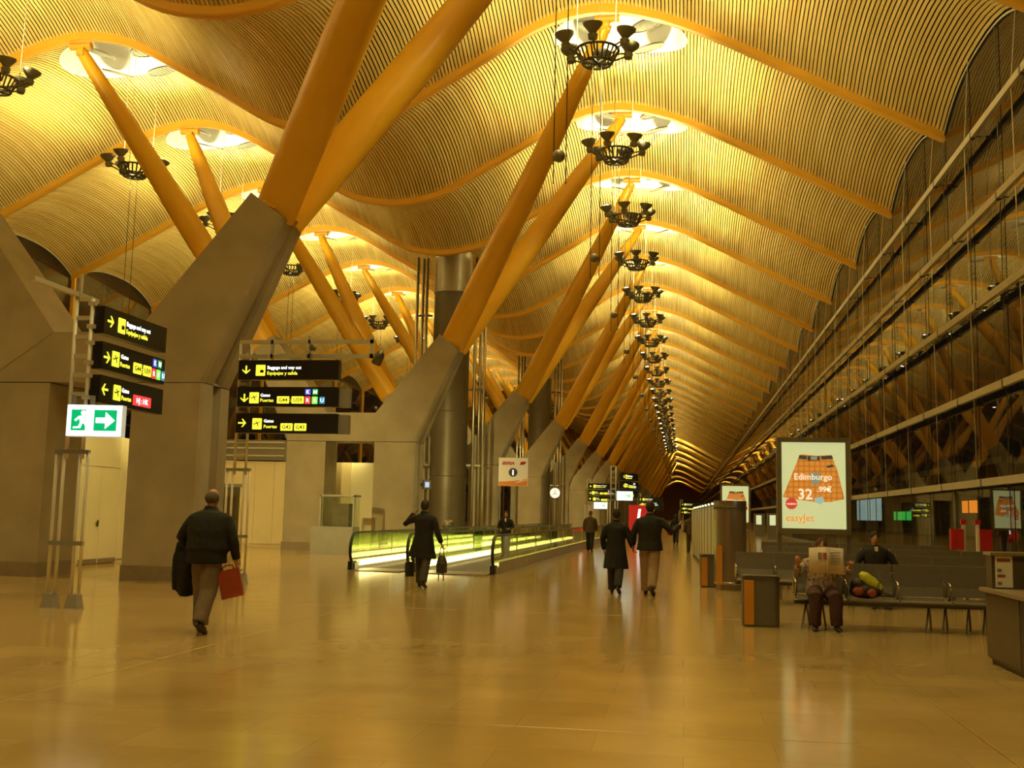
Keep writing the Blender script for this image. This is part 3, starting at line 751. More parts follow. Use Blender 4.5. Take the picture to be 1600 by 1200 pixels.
# farther gantries down the concourse
def far_gantry(x, y, label, side=False, red=False, w_=1.35, zb=2.45):
    g = thing('sign_gantry', label, 'sign', (x, y, 0), 0, 'gate sign gantries')
    gantry_tower(g, -.18, .18, zb+1.5)
    for i, kind in enumerate(('gates_two', 'gates_all', 'bag_d')):
        p = sign_panel(g, 0, zb+.42*i, w_*1.45, .36, kind, -.14)
        if side: p.location = (.28, .14, 0); p.rotation_euler = (0, 0, R(70))
    return g
far_gantry(-6.3, 72, 'small distant sign gantry with yellow and white lettering left of the walking couple')
far_gantry(-3.45, 53, 'slim sign gantry with edge-on yellow signs above the woman in the long coat', True)
far_gantry(-3.9, 95, 'distant yellow lit sign gantry behind the walking couple, farther of two', False, False, 1.5, 2.0)
far_gantry(-.3, 118, 'most distant yellow lit sign gantry at the end of the concourse', False, False, 1.6, 1.9)
def small_exit(x, y, z, label, w_=.78):
    e = thing('exit_sign', label, 'sign', (x, y, z), 0, 'distant exit boxes')
    m1 = MB(); m1.b2((-w_/2, 0, 0), (w_/2, .16, .45)); m1.build('housing', MATS['exit_housing'], e)
    m1 = MB(); m1.b2((-w_/2+.01, -.012, .01), (w_/2-.01, 0, .44)); m1.build('diffuser', emis('exit_diffuser2', (.85, 1., .95), 1.6), e)
    m1 = MB(); m1.prism([(.03, .20), (.17, .20), (.17, .115), (.31, .22), (.17, .335), (.17, .26), (.03, .26)], -.02, -.012); m1.build('arrow', E_LIME, e)
    m1 = MB(); m1.b2((-.36, .06, .44), (-.30, .12, .47)); m1.build('hanger', GREYM, e)
    return e
small_exit(-2.85, 52.8, 2.28, 'white glowing exit box on the slim gantry behind the couple')
small_exit(-5.45, 71.86, 1.97, 'white glowing exit box below the small distant sign gantry', .95)

# cream airline information board on a pole
ib = thing('information_board', 'cream airline board with red lettering and dark round information symbol on pole', 'sign', (-8.89, 56, 0), R(3))
ib.scale = (1.217, 1.217, 1.217)
m1 = MB(); m1.b2((-.63, -.06, 2.44), (.63, .06, 3.66)); bd = m1.build('board', mat('board_cream', (.78, .70, .47), .45, emit=(1., .85, .5), estr=.16), ib)
text(bd, 'IBERIA', -.50, 3.36, -.066, .19, mat('board_red', (.62, .04, .02), .5), .008, .35)
m1 = MB(); m1.prism([(.28, 3.36), (.44, 3.36), (.50, 3.50), (.34, 3.50)], -.067, -.061); m1.prism([(.43, 3.36), (.53, 3.40), (.56, 3.50), (.47, 3.50)], -.067, -.061); m1.build('emblem', MATS['board_red'], bd)
m1 = MB(); m1.lathe([(.001, 0), (.19, 0), (.19, .006), (.001, .006)], 24, (0, -.061, 3.03), 0, Euler((pi/2, 0, 0)).to_matrix()); m1.build('symbol_disc', BLACK, bd)
text(bd, 'i', 0, 2.92, -.072, .33, E_WHT, .012, 0, 'CENTER', 'information_symbol')
m1 = MB(); m1.prism([(-.625, 2.445), (.625, 2.445), (.625, 2.80), (.3, 2.70), (-.2, 2.64), (-.625, 2.62)], -.0665, -.061); m1.build('orange_wave', mat('board_orange', (.72, .25, .03), .5, emit=(.9, .3, .04), estr=.12), bd)
for i in range(3):
    m1 = MB(); m1.prism([(.10+.1*i, 2.56+.05*i), (.625, 2.70+.07*i), (.625, 2.725+.07*i), (.08+.1*i, 2.575+.05*i)], -.069, -.066); m1.build('wave_line', MATS['board_cream'], bd)
m1 = MB(); m1.b2((-.06, -.04, 0), (.09, .04, 2.44)); m1.build('pole', GREYM, ib)
m1 = MB(); m1.lathe([(.2, 0), (.2, .03), (.1, .05)], 20); m1.build('base', GREYM, ib)
# pole clock
ck = thing('pole_clock', 'round white clock on a slim pole between two concrete columns', 'clock', (-8.95, 75.4, 0))
ck.scale = (1.2, 1.2, 1.2)
m1 = MB(); m1.lathe([(.001, -.06), (.30, -.06), (.33, -.04), (.33, .04), (.30, .06), (.001, .06)], 28, (0, 0, 2.53), 0, Euler((pi/2, 0, 0)).to_matrix()); m1.build('case', GREYM, ck, 'auto')
m1 = MB(); m1.lathe([(.001, 0), (.295, 0), (.295, .01), (.001, .01)], 28, (0, -.062, 2.53), 0, Euler((pi/2, 0, 0)).to_matrix()); dl = m1.build('dial', emis('dial_white', (1, 1, .85), .8), ck)
m1 = MB(); m1.box((0, -.078, 2.60), (.03, .004, .2)); m1.box((-.07, -.078, 2.47), (.19, .004, .03), (0, -.6, 0)); m1.box((.07, -.078, 2.47), (.16, .004, .025), (0, .6, 0)); m1.build('hands', BLACK, dl)
m1 = MB(); m1.tube([(0, 0, 0), (0, 0, 2.22)], .05, 10); m1.build('pole', GREYM, ck, True)
# red lit panel far down the hall
rp = thing('red_light_panel', 'glowing red panel with white stripe far behind the couple', 'sign', (-2.9, 70, 0))
m1 = MB(); m1.b2((-.62, -.15, 0), (.62, .15, .5)); m1.build('plinth', GREYM, rp)
m1 = MB(); m1.b2((-.6, -.12, .5), (.6, .12, 2.25)); fc = m1.build('panel', emis('red_glow', (.75, .02, .02), .35), rp)
m1 = MB(); m1.prism([(-.12, .95), (.05, .95), (.18, 2.0), (.02, 2.0)], -.13, -.12); m1.build('stripe', E_WHT, fc)

# ================================================================== MOVING WALKWAYS
def walkway(xa, xb, y0, y1, label):
    r = thing('moving_walkway', label, 'walkway', ((xa+xb)/2, y0, 0), 0, 'moving walkways')
    h_ = (xb-xa)/2; L = y1-y0
    m1 = MB(); m1.b2((-h_+.1, .9, -.04), (h_-.1, L, .012)); m1.build('belt', mat('belt_grey', (.12, .11, .10), .6, .3, var=.1, scale=10), r)
    m1 = MB(); m1.b2((-h_+.08, -.4, .001), (h_-.08, .9, .016)); m1.build('comb_plate', STEEL, r)
    for s in (-1, 1):
        x = s*h_
        m1 = MB(); m1.b2((x-.09, .15, 0), (x+.09, L, .16)); bl = m1.build('skirt', STEEL, r)
        m1 = MB(); n = 8; zc, rr = .52, .41
        prof = [(.30, .16)]+[(.42-rr*cos(a), zc+rr*sin(a)) for a in [(-.6+i*(pi/2+.6)/n) for i in range(n+1)]]+[(L, zc+rr), (L, .16)]
        m1.prism(prof, x-.006, x+.006, 'x'); m1.build('glass_panel', GLASS_W, bl)
        m1 = MB(); pth = [(x, .55, .12), (x, .22, .16)]+[(x, .42-(rr+.02)*cos(a), zc+(rr+.02)*sin(a)) for a in [(-.6+i*(pi/2+.6)/n) for i in range(n+1)]]+[(x, L, zc+rr+.02)]
        m1.tube(pth, .042, 8, side=(1, 0, 0), rb=.028); m1.build('handrail', RUBBER, bl, True)
        m1 = MB(); m1.b2((x-.06, .02, 0), (x+.06, .40, .22)); m1.build('newel_base', RUBBER, bl)
        i_ = -s
        m1 = MB(); m1.b2((x+i_*.092, .55, .10), (x+i_*.115, L, .23)); m1.build('light_strip', E_STRIP, bl)
        for q in range(1, int(L/4)):
            m1 = MB(); m1.b2((x-.012, q*4-.01, .16), (x+.012, q*4+.01, .93)); m1.build('glass_joint', STEEL, bl)
        if s > 0:
            for q in range(int(L/2.5)):
                m1 = MB(); m1.b2((x+.088, q*2.5+.46, .02), (x+.10, min(L, q*2.5+2.93), .30)); m1.build('cladding_panel', STEEL, bl)
    return r
walkway(-8.50, -6.98, 27.0, 66, 'left lane of the lit moving walkway, beside the second concrete column')
walkway(-6.76, -4.72, 26.7, 66, 'right lane of the lit moving walkway, next to the open concourse floor')
# glass cabinet standing behind the walkway
gc = thing('display_case', 'small grey glass display case behind the walkway entrance', 'case', (-12.0, 36.3, 0))
m1 = MB(); m1.b2((-.75, -.4, 0), (.75, .4, .95)); m1.build('body', GREYM, gc)
m1 = MB(); m1.b2((-.45, -.35, .95), (.75, .35, 2.0)); m1.build('glass_box', GLASS_T, gc)
for x in (-.45, .75):
    m1 = MB(); m1.b2((x-.03, -.37, .95), (x+.03, -.31, 2.03)); m1.build('post', GREYM, gc)
m1 = MB(); m1.b2((-.48, -.37, 1.98), (.78, .37, 2.05)); m1.build('top_frame', GREYM, gc)
m1 = MB(); m1.b2((-.1, -.1, .95), (.5, .3, 1.75)); m1.build('inner_panel', mat('case_inner', (.16, .13, .09), .6, var=.1), gc)
for i, x in enumerate((-10.9, -10.1)):
    st = thing('steel_drum_bin', ['left','right'][i]+' of two small shiny steel bins behind the walkway', 'bin', (x, 46.0, 0), 0, 'steel bins behind the walkway')
    m1 = MB(); m1.lathe([(.24, 0), (.26, .05), (.26, .95), (.22, 1.12), (.12, 1.2), (.001, 1.22)], 20); m1.build('body', STEEL, st, 'auto')
    m1 = MB(); m1.lathe([(.265, .9), (.272, .92), (.265, .94)], 20); m1.build('rim_band', STEEL_D, st)

# ================================================================== RIGHT SIDE: seats, posters, bins, desk
N_RED = mat('news_red', (.30, .07, .04), .8); N_GRY = mat('news_grey', (.25, .20, .15), .8)
SEATM = mat('seat_grey', (.135, .115, .09), .5, .25, var=.08, scale=30)
CHROME = mat('chrome', (.62, .58, .5), .22, 1., var=.05, scale=10)
def bench(x0, y, n, label, flip=False, pitch=.70):
    b = thing('seat_row', label, 'bench', (x0, y, 0), pi if flip else 0, 'rows of grey metal waiting seats')
    L = n*pitch
    m1 = MB(); m1.b2((-.02, -.34, .335), (L+.02, -.26, .385)); m1.build('support_beam', STEEL_D, b)
    sp = MB(); w_ = pitch/2-.012
    prof = [(-.50, .415), (-.47, .44), (-.30, .425), (-.08, .415), (-.02, .45)]
    pts = prof+[(a, c-.022) for a, c in reversed(prof)]
    sp.prism(pts, -w_, w_, 'x'); spm = sp.mesh('seat_pan', SEATM)
    bk = MB(); prof = [(-.03, .47), (.02, .60), (.06, .80), (.075, .905)]
    pts = prof+[(a+.022, c+.002) for a, c in reversed(prof)]
    bk.prism(pts, -w_, w_, 'x'); bkm = bk.mesh('backrest', SEATM)
    ar = MB(); ar.tube([(0, -.02, .46), (0, -.06, .66), (0, -.10, .70), (0, -.36, .665), (0, -.40, .63), (0, -.34, .58), (0, -.28, .44)], .02, 6, rb=.014); arm = ar.mesh('armrest', CHROME, True)
    for i in range(n):
        link('seat_pan', spm, b, (pitch*(i+.5), 0, 0)); link('backrest', bkm, b, (pitch*(i+.5), 0, 0))
    for i in range(n+1): link('armrest', arm, b, (pitch*i, 0, 0))
    for x in ([.25, L*.5-.18, L*.5+.35, L-.3] if n > 3 else [.3, L-.3]):
        for d in (-.1, .12):
            m1 = MB(); m1.tube([(x+d, -.30, .36), (x+d-.085, -.46, .012)], .014, 6); m1.tube([(x+d, -.30, .36), (x+d+.065, -.10, .012)], .014, 6); m1.build('leg', STEEL_D, b)
    return b
bench(1.58, 16.35, 6, 'nearest row of grey metal seats, where the newspaper reader sits')
bench(.95, 20.65, 6, 'second row of grey metal seats in front of the large lit poster')
bench(1.9, 25.4, 7, 'third row of grey metal seats behind the large lit poster')
bench(2.1, 30.6, 7, 'farthest row of grey metal seats near the red cabinets')

# light-box posters
POSTER = mat('poster_paper', (.45, .48, .28), .4, emit=(.70, .76, .36), estr=.70)
KILT = None
def kilt_mat():
    M = bpy.data.materials.new('tartan'); M.use_nodes = True; nt = M.node_tree; b = nt.nodes['Principled BSDF']
    tc = nt.nodes.new('ShaderNodeTexCoord'); sp = nt.nodes.new('ShaderNodeSeparateXYZ'); nt.links.new(tc.outputs['Object'], sp.inputs[0])
    def stripes(sock, f, th):
        m_ = nt.nodes.new('ShaderNodeMath'); m_.operation = 'MULTIPLY'; m_.inputs[1].default_value = f; nt.links.new(sock, m_.inputs[0])
        s_ = nt.nodes.new('ShaderNodeMath'); s_.operation = 'SINE'; nt.links.new(m_.outputs[0], s_.inputs[0])
        r_ = nt.nodes.new('ShaderNodeMapRange'); r_.inputs[1].default_value = th; r_.inputs[2].default_value = 1; nt.links.new(s_.outputs[0], r_.inputs[0]); return r_.outputs[0]
    a = nt.nodes.new('ShaderNodeMath'); a.operation = 'ADD'; nt.links.new(stripes(sp.outputs[0], 62, .2), a.inputs[0]); nt.links.new(stripes(sp.outputs[2], 62, .2), a.inputs[1])
    r = nt.nodes.new('ShaderNodeValToRGB'); r.color_ramp.elements[0].color = (.80, .33, .05, 1); r.color_ramp.elements[1].color = (.58, .21, .03, 1)
    nt.links.new(a.outputs[0], r.inputs[0]); nt.links.new(r.outputs[0], b.inputs['Base Color']); nt.links.new(r.outputs[0], b.inputs['Emission Color']); b.inputs['Emission Strength'].default_value = .55
    return M
KILT = kilt_mat()
P_DARK = mat('print_dark', (.05, .045, .03), .5, emit=(.05, .045, .03), estr=.8)
P_GREY = mat('print_grey', (.28, .27, .18), .5, emit=(.28, .27, .18), estr=.7)
P_WHT = mat('print_white', (.85, .86, .72), .5, emit=(.9, .92, .72), estr=.75)
P_RED = mat('print_red', (.55, .06, .03), .5, emit=(.55, .06, .03), estr=.8)
P_ORG = mat('print_orange', (.75, .33, .06), .5, emit=(.75, .33, .06), estr=.75)
P_BLU = mat('print_blue', (.35, .52, .50), .5, emit=(.35, .52, .5), estr=.7)
FRAMEM = mat('poster_frame', (.20, .17, .11), .45, .3, var=.06)
def poster(x, y, label, z0=1.36, W=1.20, H=1.66, rz=0.):
    p = thing('light_box_poster', label, 'poster', (x, y, 0), rz, 'lit skirt posters')
    m1 = MB()
    for a, b in (((-W/2-.09, -.1, z0-.1), (-W/2, .1, z0+H+.09)), ((W/2, -.1, z0-.1), (W/2+.09, .1, z0+H+.09)), ((-W/2, -.1, z0+H), (W/2, .1, z0+H+.09)), ((-W/2, -.1, z0-.1), (W/2, .1, z0))): m1.b2(a, b)
    m1.build('frame', FRAMEM, p)
    for s in (-1, 1):
        m1 = MB(); m1.b2((s*(W/2+.045)-.04, -.05, 0), (s*(W/2+.045)+.04, .05, z0-.1)); m1.build('leg', FRAMEM, p)
    m1 = MB(); m1.b2((-W/2, -.07, z0), (W/2, .07, z0+H)); sh = m1.build('sheet', POSTER, p)
    def P(u, v): return (-W/2+W*u, z0+H*(1-v))
    def poly(name, pts, M, d=.074): m1 = MB(); m1.prism([P(a, b) for a, b in pts], -d, -d+.004); return m1.build(name, M, sh)
    poly('kilt_print', [(.02, .63), (.16, .38), (.285, .15), (.33, .14), (.55, .158), (.78, .145), (.83, .24), (.88, .34), (.97, .63), (.97, .655), (.75, .69), (.5, .69), (.25, .67), (.02, .64)], KILT)
    poly('belt_print', [(.28, .15), (.40, .16), (.40, .20), (.27, .195)], P_DARK, .078); poly('belt_print', [(.62, .16), (.79, .15), (.81, .19), (.63, .20)], P_DARK, .078)
    poly('belt_print', [(.41, .16), (.60, .16), (.60, .21), (.41, .215)], P_DARK, .078); poly('buckle_print', [(.46, .165), (.56, .165), (.56, .205), (.46, .205)], P_GREY, .082)
    poly('pocket_print', [(.70, .275), (.80, .255), (.82, .28), (.72, .295)], P_DARK, .078)
    poly('pouch_print', [(.45, .35), (.60, .35), (.61, .44), (.57, .49), (.51, .50), (.45, .46)], P_GREY, .078)
    poly('tag_print', [(.51, .645), (.64, .63), (.66, .67), (.61, .72), (.52, .70)], P_BLU, .079)
    n = 24; poly('badge_print', [(.15+(.098 if i % 2 else .085)*cos(2*pi*i/n), .715+(.098 if i % 2 else .085)*W/H*sin(2*pi*i/n)) for i in range(n)], P_RED, .079)
    def T(t, u, v, size, M, bold=.004, align='LEFT'): q = P(u, v); text(sh, t, q[0], q[1], -.085, size, M, bold, 0, align)
    T('Edimburgo', .19, .435, .165, P_WHT, .0015); T('32', .25, .66, .28, P_WHT, .004); T('.99\u20ac', .55, .575, .15, P_WHT, .002)
    T('easyJet', .055, .915, .19, P_ORG, .003); T('NUEVO', .082, .73, .05, P_WHT, .001)
    return p
poster(2.47, 21.5, 'large lit poster of orange tartan skirt and fare prices behind the seats')
poster(2.35, 51, 'smaller distant lit skirt poster rising above the grey drum', 1.36)

# litter bins with an orange stripe
ORANGE = mat('orange_stripe', (.52, .21, .015), .45, var=.06)
BINM = mat('bin_grey', (.12, .105, .08), .5, .2, var=.08, scale=10)
def bin_(x, y, label, rz=0.):
    b = thing('litter_bin', label, 'bin', (x, y, 0), rz, 'grey litter bins with orange stripe')
    def outl(w_, d_, r, n=5):
        pts = []
        for cx, cz, a0 in ((w_-r, d_-r, 0), (-w_+r, d_-r, pi/2), (-w_+r, -d_+r, pi), (w_-r, -d_+r, 3*pi/2)):
            for i in range(n+1): a = a0+pi/2*i/n; pts.append((cx+r*cos(a), cz+r*sin(a)))
        return pts
    m1 = MB(); m1.prism(outl(.26, .20, .09), .02, .66, 'z'); m1.build('body', BINM, b)
    m1 = MB(); m1.prism(outl(.25, .19, .08), 0, .03, 'z'); m1.build('base', STEEL_D, b)
    m1 = MB(); m1.prism(outl(.268, .208, .09), .66, .70, 'z'); m1.prism(outl(.255, .195, .09), .70, .715, 'z'); m1.build('rim', STEEL_D, b)
    m1 = MB(); m1.b2((-.235, -.214, .03), (-.10, -.196, .655)); m1.build('orange_stripe', ORANGE, b)
    m1 = MB(); m1.prism(outl(.18, .12, .07), .712, .718, 'z'); m1.build('opening', BLACK, b)
    return b
bin_(1.09, 16.1, 'grey litter bin with orange stripe in front of the seats')
bin_(.62, 24.7, 'farther grey litter bin with orange stripe beside the tall grey drum')
# tall drum
dm = thing('cylindrical_kiosk', 'tall grey-brown metal drum behind the litter bins', 'kiosk', (.99, 23.9, 0))
m1 = MB(); m1.lathe([(.30, 0), (.30, .12), (.345, .13), (.345, 1.82), (.35, 1.84), (.35, 1.9), (.001, 1.9)], 36); m1.build('body', mat('drum_metal', (.30, .23, .19), .27, .75, var=.08, scale=2), dm, 'auto')
m1 = MB(); m1.lathe([(.352, 1.72), (.357, 1.73), (.357, 1.77), (.352, 1.78)], 36); m1.build('band', STEEL_D, dm)
m1 = MB(); m1.lathe([(.347, .12), (.352, .13), (.352, .16), (.347, .17)], 36); m1.build('base_band', CHROME, dm)
m1 = MB(); m1.b2((-.30, -.22, .12), (-.18, -.30, .95)); m1.build('side_hatch', ORANGE, dm)
# row of pale screens beyond the drum
sc = thing('screen_row', 'row of pale frosted screens receding behind the tall grey drum', 'screen', (.80, 27.2, 0), atan2(.45, 18))
for i in range(9):
    m1 = MB(); m1.b2((-.03, i*2.0, .12), (.03, i*2.0+1.92, 1.82)); o = m1.build('screen_panel', FROST, sc)
    m2 = MB(); m2.b2((-.045, i*2.0-.05, 0), (.045, i*2.0+.02, 1.86)); m2.build('post', GREYM, sc)
    m2 = MB(); m2.box((0, i*2.0-.015, 1.90), (.06, .06, .06)); m2.build('cap_light', emis('cap_light', (1., 1., .6), 1.2), sc)
# check-in desk at the right edge
dk = thing('gate_desk', 'dark brown gate desk with white notice at the right edge', 'desk', (3.34, 11.3, 0))
DESKM = mat('desk_brown', (.085, .06, .034), .5, var=.1, scale=5)
m1 = MB(); m1.b2((0, .0, .06), (1.4, 1.55, .78)); m1.build('body', DESKM, dk)
m1 = MB(); m1.b2((.03, .03, 0), (1.37, 1.52, .06)); m1.build('kick_base', BLACK, dk)
m1 = MB(); m1.b2((-.015, .0, .06), (0, .30, .76)); m1.build('side_panel', BLACK, dk)
m1 = MB(); m1.b2((-.015, .33, .08), (0, 1.53, .76)); m1.build('side_panel', DESKM, dk)
m1 = MB(); m1.b2((-.07, -.05, .78), (1.45, 1.6, .82)); m1.build('worktop', mat('worktop', (.26, .20, .12), .35, var=.06), dk)
m1 = MB(); m1.b2((.0, 1.32, .82), (1.4, 1.55, 1.18)); up = m1.build('upstand', DESKM, dk)
m1 = MB(); m1.b2((-.02, 1.28, 1.18), (1.42, 1.58, 1.215)); m1.build('upper_shelf', MATS['worktop'], dk)
m1 = MB(); m1.b2((.035, 1.312, .835), (.215, 1.32, 1.175)); nt_ = m1.build('notice', mat('notice_white', (.85, .80, .65), .6, var=.02), dk)
for z, w_, M in ((1.13, .15, N_RED), (1.02, .05, N_GRY), (.96, .09, N_RED), (.88, .05, N_GRY)):
    m1 = MB(); m1.b2((.055, 1.308, z-.016), (.055+w_*.9, 1.312, z+.016)); m1.build('print_mark', M, nt_)
# red cabinets on white posts by the glass
for i, (x, s_) in enumerate(((6.92, 1), (7.62, -1))):
    rc = thing('red_cabinet', ['left','right'][i]+' of two small red cabinets on white posts by the glass facade', 'cabinet', (x, 29.3, 0), 0, 'red cabinets by the glass')
    m1 = MB(); m1.b2((-.15, -.1, .85), (.15, .1, 1.38)); m1.build('box', mat('cabinet_red', (.5, .02, .02), .4, var=.05), rc)
    m1 = MB(); m1.b2((.18*s_-.035, -.05, 0), (.18*s_+.035, .05, 1.5)); m1.build('post', WHITE, rc)
    m1 = MB(); m1.b2((.18*s_-.07, -.06, 1.5), (.18*s_+.07, .06, 1.62)); m1.build('post_cap', MATS['cabinet_red'], rc)
    m1 = MB(); m1.b2((.18*s_-.14, -.1, 0), (.18*s_+.14, .1, .03)); m1.build('base', GREYM, rc)
# pavilion outside, seen through the glass at night
pv = thing('apron_building', 'low dark building outside the glass with white, green and orange lit windows', 'building', (14, 50, 0))
m1 = MB(); m1.b2((0, 0, 0), (8, 62, 4.2)); m1.build('wall', mat('apron_wall', (.05, .045, .035), .8, var=.2), pv)
m1 = MB(); m1.b2((-.3, -.3, 4.2), (8.2, 62.3, 4.5)); m1.build('roof', GREYM, pv)
for y0, y1, z0, z1, M in ((30.6, 34.2, 1.6, 3.2, 'w'), (34.5, 37.6, 1.6, 3.2, 'w'), (38, 41.4, 1.6, 3.2, 'w'), (20.4, 23, 1.65, 2.2, 'g'), (23.2, 25.8, 1.65, 2.2, 'g'), (5, 7.7, 2.05, 2.65, 'o')):
    E_ = {'w': emis('win_white', (.55, .75, .72), .9), 'g': emis('win_green', (.08, .85, .12), .9), 'o': emis('win_orange', (1., .28, .02), 1.6)}[M]
    m1 = MB(); m1.b2((-.06, y0, z0), (0, y1, z1)); wn = m1.build('window', E_, pv)
    m1 = MB(); m1.b2((-.09, (y0+y1)/2-.05, z0), (-.06, (y0+y1)/2+.05, z1)); m1.build('glazing_bar', BLACK, wn)
# lit vending machines far along the glass
for i, (x, y) in enumerate(((6.6, 98), (7.0, 88))):
    vm = thing('vending_machine', ['farther','nearer'][i]+' of two small glowing vending machines against the glass facade', 'machine', (x, y, 0), 0, 'vending machines')
    m1 = MB(); m1.b2((-.45, -.4, 0), (.45, .4, 2.0)); m1.build('body', GREYM, vm)
    m1 = MB(); m1.b2((-.30, -.42, 1.05), (.16, -.4, 1.85)); m1.build('lit_front', emis('vend_front', (.85, .9, .5), .7), vm)

# ================================================================== PEOPLE
SKIN = mat('skin', (.42, .20, .11), .55, var=.06, scale=8)
BLACKCLOTH = mat('black_cloth', (.006, .0052, .0045), .85, var=.2, scale=20)
_tex = {}
def solid(mb, name, M, parent, voxel=.011, it=4, fold=0., fsize=.12, dec=.4):
    me = mb.mesh(name, M); o = link(name, me, parent)
    m_ = o.modifiers.new('r', 'REMESH'); m_.mode = 'VOXEL'; m_.voxel_size = voxel
    m_ = o.modifiers.new('s', 'SMOOTH'); m_.factor = .5; m_.iterations = it
    if fold:
        if fsize not in _tex:
            t = bpy.data.textures.new('folds', 'CLOUDS'); t.noise_scale = fsize; _tex[fsize] = t
        m_ = o.modifiers.new('d', 'DISPLACE'); m_.texture = _tex[fsize]; m_.strength = fold; m_.mid_level = .5; m_.texture_coords = 'LOCAL'
    if dec < 1: m_ = o.modifiers.new('c', 'DECIMATE'); m_.ratio = dec
    bpy.context.view_layer.update()
    ev = bpy.data.meshes.new_from_object(o.evaluated_get(bpy.context.evaluated_depsgraph_get()))
    o.modifiers.clear(); ev.name = name; o.data = ev; bpy.data.meshes.remove(me)
    ev.materials.clear(); ev.materials.append(M); ev.polygons.foreach_set('use_smooth', [True]*len(ev.polygons)); ev.polygons.foreach_set('material_index', [0]*len(ev.polygons))
    return o
def hand(mb, wr, d, side, curl=.9, k=1.):
    """palm, four unequal fingers and a thumb; d: forearm direction, side: axis across the knuckles (index finger first)"""
    d = Vector(d).normalized(); side = Vector(side); side = (side-d*side.dot(d)).normalized(); nrm = d.cross(side)
    wr = Vector(wr)
    mb.tube([wr-d*.02*k, wr+d*.02*k, wr+d*.06*k, wr+d*.095*k], [.026*k, .036*k, .042*k, .040*k], 10, side=side, rb=[.02*k, .017*k, .017*k, .014*k])
    for i, (off, L) in enumerate(((.030, .072), (.010, .082), (-.010, .076), (-.029, .058))):
        p = wr+d*.088*k+side*off*k; dd = d.copy(); pts = [p]
        for j in range(3):
            dd = (Matrix.Rotation(-curl*(.55+.25*j), 3, side) @ dd); p = p+dd*L*k/2.6; pts.append(p)
        mb.tube(pts, [.0105*k, .0100*k, .0092*k, .0078*k], 7)
    p = wr+d*.03*k+side*.036*k; dd = (d*.6+side*.8).normalized(); pts = [p]
    for j in range(3):
        pts.append(pts[-1]+dd*.026*k); dd = (Matrix.Rotation(-curl*.5, 3, side) @ dd)
        dd = (dd+d*.25).normalized()
    mb.tube(pts, [.014*k, .0125*k, .011*k, .009*k], 7)
def person(label, loc, rz, H=1.75, legs=((12, 10), (-14, 30)), arms=None, lean=3, tw=1., td=1., coat=None, trousers=(.1, .08, .06), coatM=None, hair=(.03, .022, .015), hair_kind='short', shoe=(.012, .01, .009), sit=False, spread=0., vox=.011, face=False, head_pitch=0., curl=(.9, .9), shirt=None, hiphw=.085):
    k = H/1.75
    root = thing('person', label, 'person', loc, rz)
    # ---- skeleton
    hips = []; J = {}
    for s, (a, f) in zip((-1, 1), legs):
        a, f = R(a), R(f); hp = Vector((s*hiphw, 0, 0)); kn = hp+.43*Vector((s*spread*.5, sin(a), -cos(a))); an = kn+.415*Vector((s*spread*.12, sin(a-f), -cos(a-f)))
        J[s] = [hp, kn, an, a-f]
    low = min(J[s][2].z for s in J); hz = .085-low
    for s in J: J[s] = [J[s][0]+Vector((0, 0, hz)), J[s][1]+Vector((0, 0, hz)), J[s][2]+Vector((0, 0, hz)), J[s][3]]
    dz = hz-.93
    Lr = R(lean)
    def U(p):                       # upper-body point (given upright for hip .93) -> bent about the hips
        p = Vector(p); q = p-Vector((0, 0, .93)); q = Matrix.Rotation(-Lr, 3, 'X') @ q
        return (q+Vector((0, 0, .93+dz)))
    arms = arms or {}
    AR = {}
    for s in (-1, 1):
        e, w_ = arms.get(s, ((s*.07, -.03, -.29), (s*.06, .08, -.53)))
        sh = U((s*.19*(.6+.4*tw), 0, 1.415)); AR[s] = (sh, sh+Vector(e), sh+Vector(w_))
    K = lambda v: Vector(v)*k
    # ---- body: one continuous skin surface
    b = MB()
    rings = [(.90, .155, .11), (1.0, .15, .11), (1.1, .14, .105), (1.22, .155, .115), (1.34, .165, .115), (1.42, .14, .095), (1.465, .08, .07), (1.51, .056, .06), (1.57, .054, .06)]
    b.tube([K(U((0, 0, z))) for z, _, _ in rings], [r*k*(tw if z < 1.46 else 1) for z, r, _ in rings], 16, side=(1, 0, 0), rb=[r*k*(td if z < 1.46 else 1) for z, _, r in rings])
    hc = U((0, .012, 1.635)); HM = Matrix.Rotation(-Lr*.5+R(head_pitch), 3, 'X')
    def HP(x, y, z): return K(hc+HM @ Vector((x, y, z)))
    b.ell(K(hc), (.076*k, .094*k, .115*k), 18, 12, HM); b.ell(HP(0, .03, -.055), (.058*k, .062*k, .062*k), 12, 8, HM)
    b.tube([HP(0, .085, .03), HP(0, .108, -.018), HP(0, .09, -.032)], [.009*k, .016*k, .012*k], 7)
    for s in (-1, 1): b.ell(HP(s*.079, -.005, -.002), (.010*k, .020*k, .031*k), 8, 6, HM)
    for s in (-1, 1):
        sh, el, wr = AR[s]; b.tube([K(sh), K(sh.lerp(el, .5)), K(el), K(el.lerp(wr, .4)), K(wr)], [.052*k, .047*k, .04*k, .037*k, .026*k], 10)
        d = (wr-el); hand(b, K(wr), d, Vector((0, 1, 0)) if abs(d.normalized().y) < .8 else Vector((-s, 0, .3)), curl[0 if s < 0 else 1], k*1.02)
        hp, kn, an, fa = J[s]; b.tube([K(hp), K(hp.lerp(kn, .5)), K(kn), K(kn.lerp(an, .35)), K(an)], [.085*k, .075*k, .055*k, .052*k, .035*k], 12)
        fd = Vector((s*.12, cos(fa*.6), sin(min(fa, 0)*.9))).normalized()
        b.tube([K(an), K(an+Vector((0, 0, -.05))), K(an+fd*.05+Vector((0, 0, -.05))), K(an+fd*.11+Vector((0, 0, -.055)))], [.034*k, .030*k, .026*k, .018*k], 8)
    solid(b, 'body', SKIN, root, min(vox, .010), 2, 0, .1, .45)
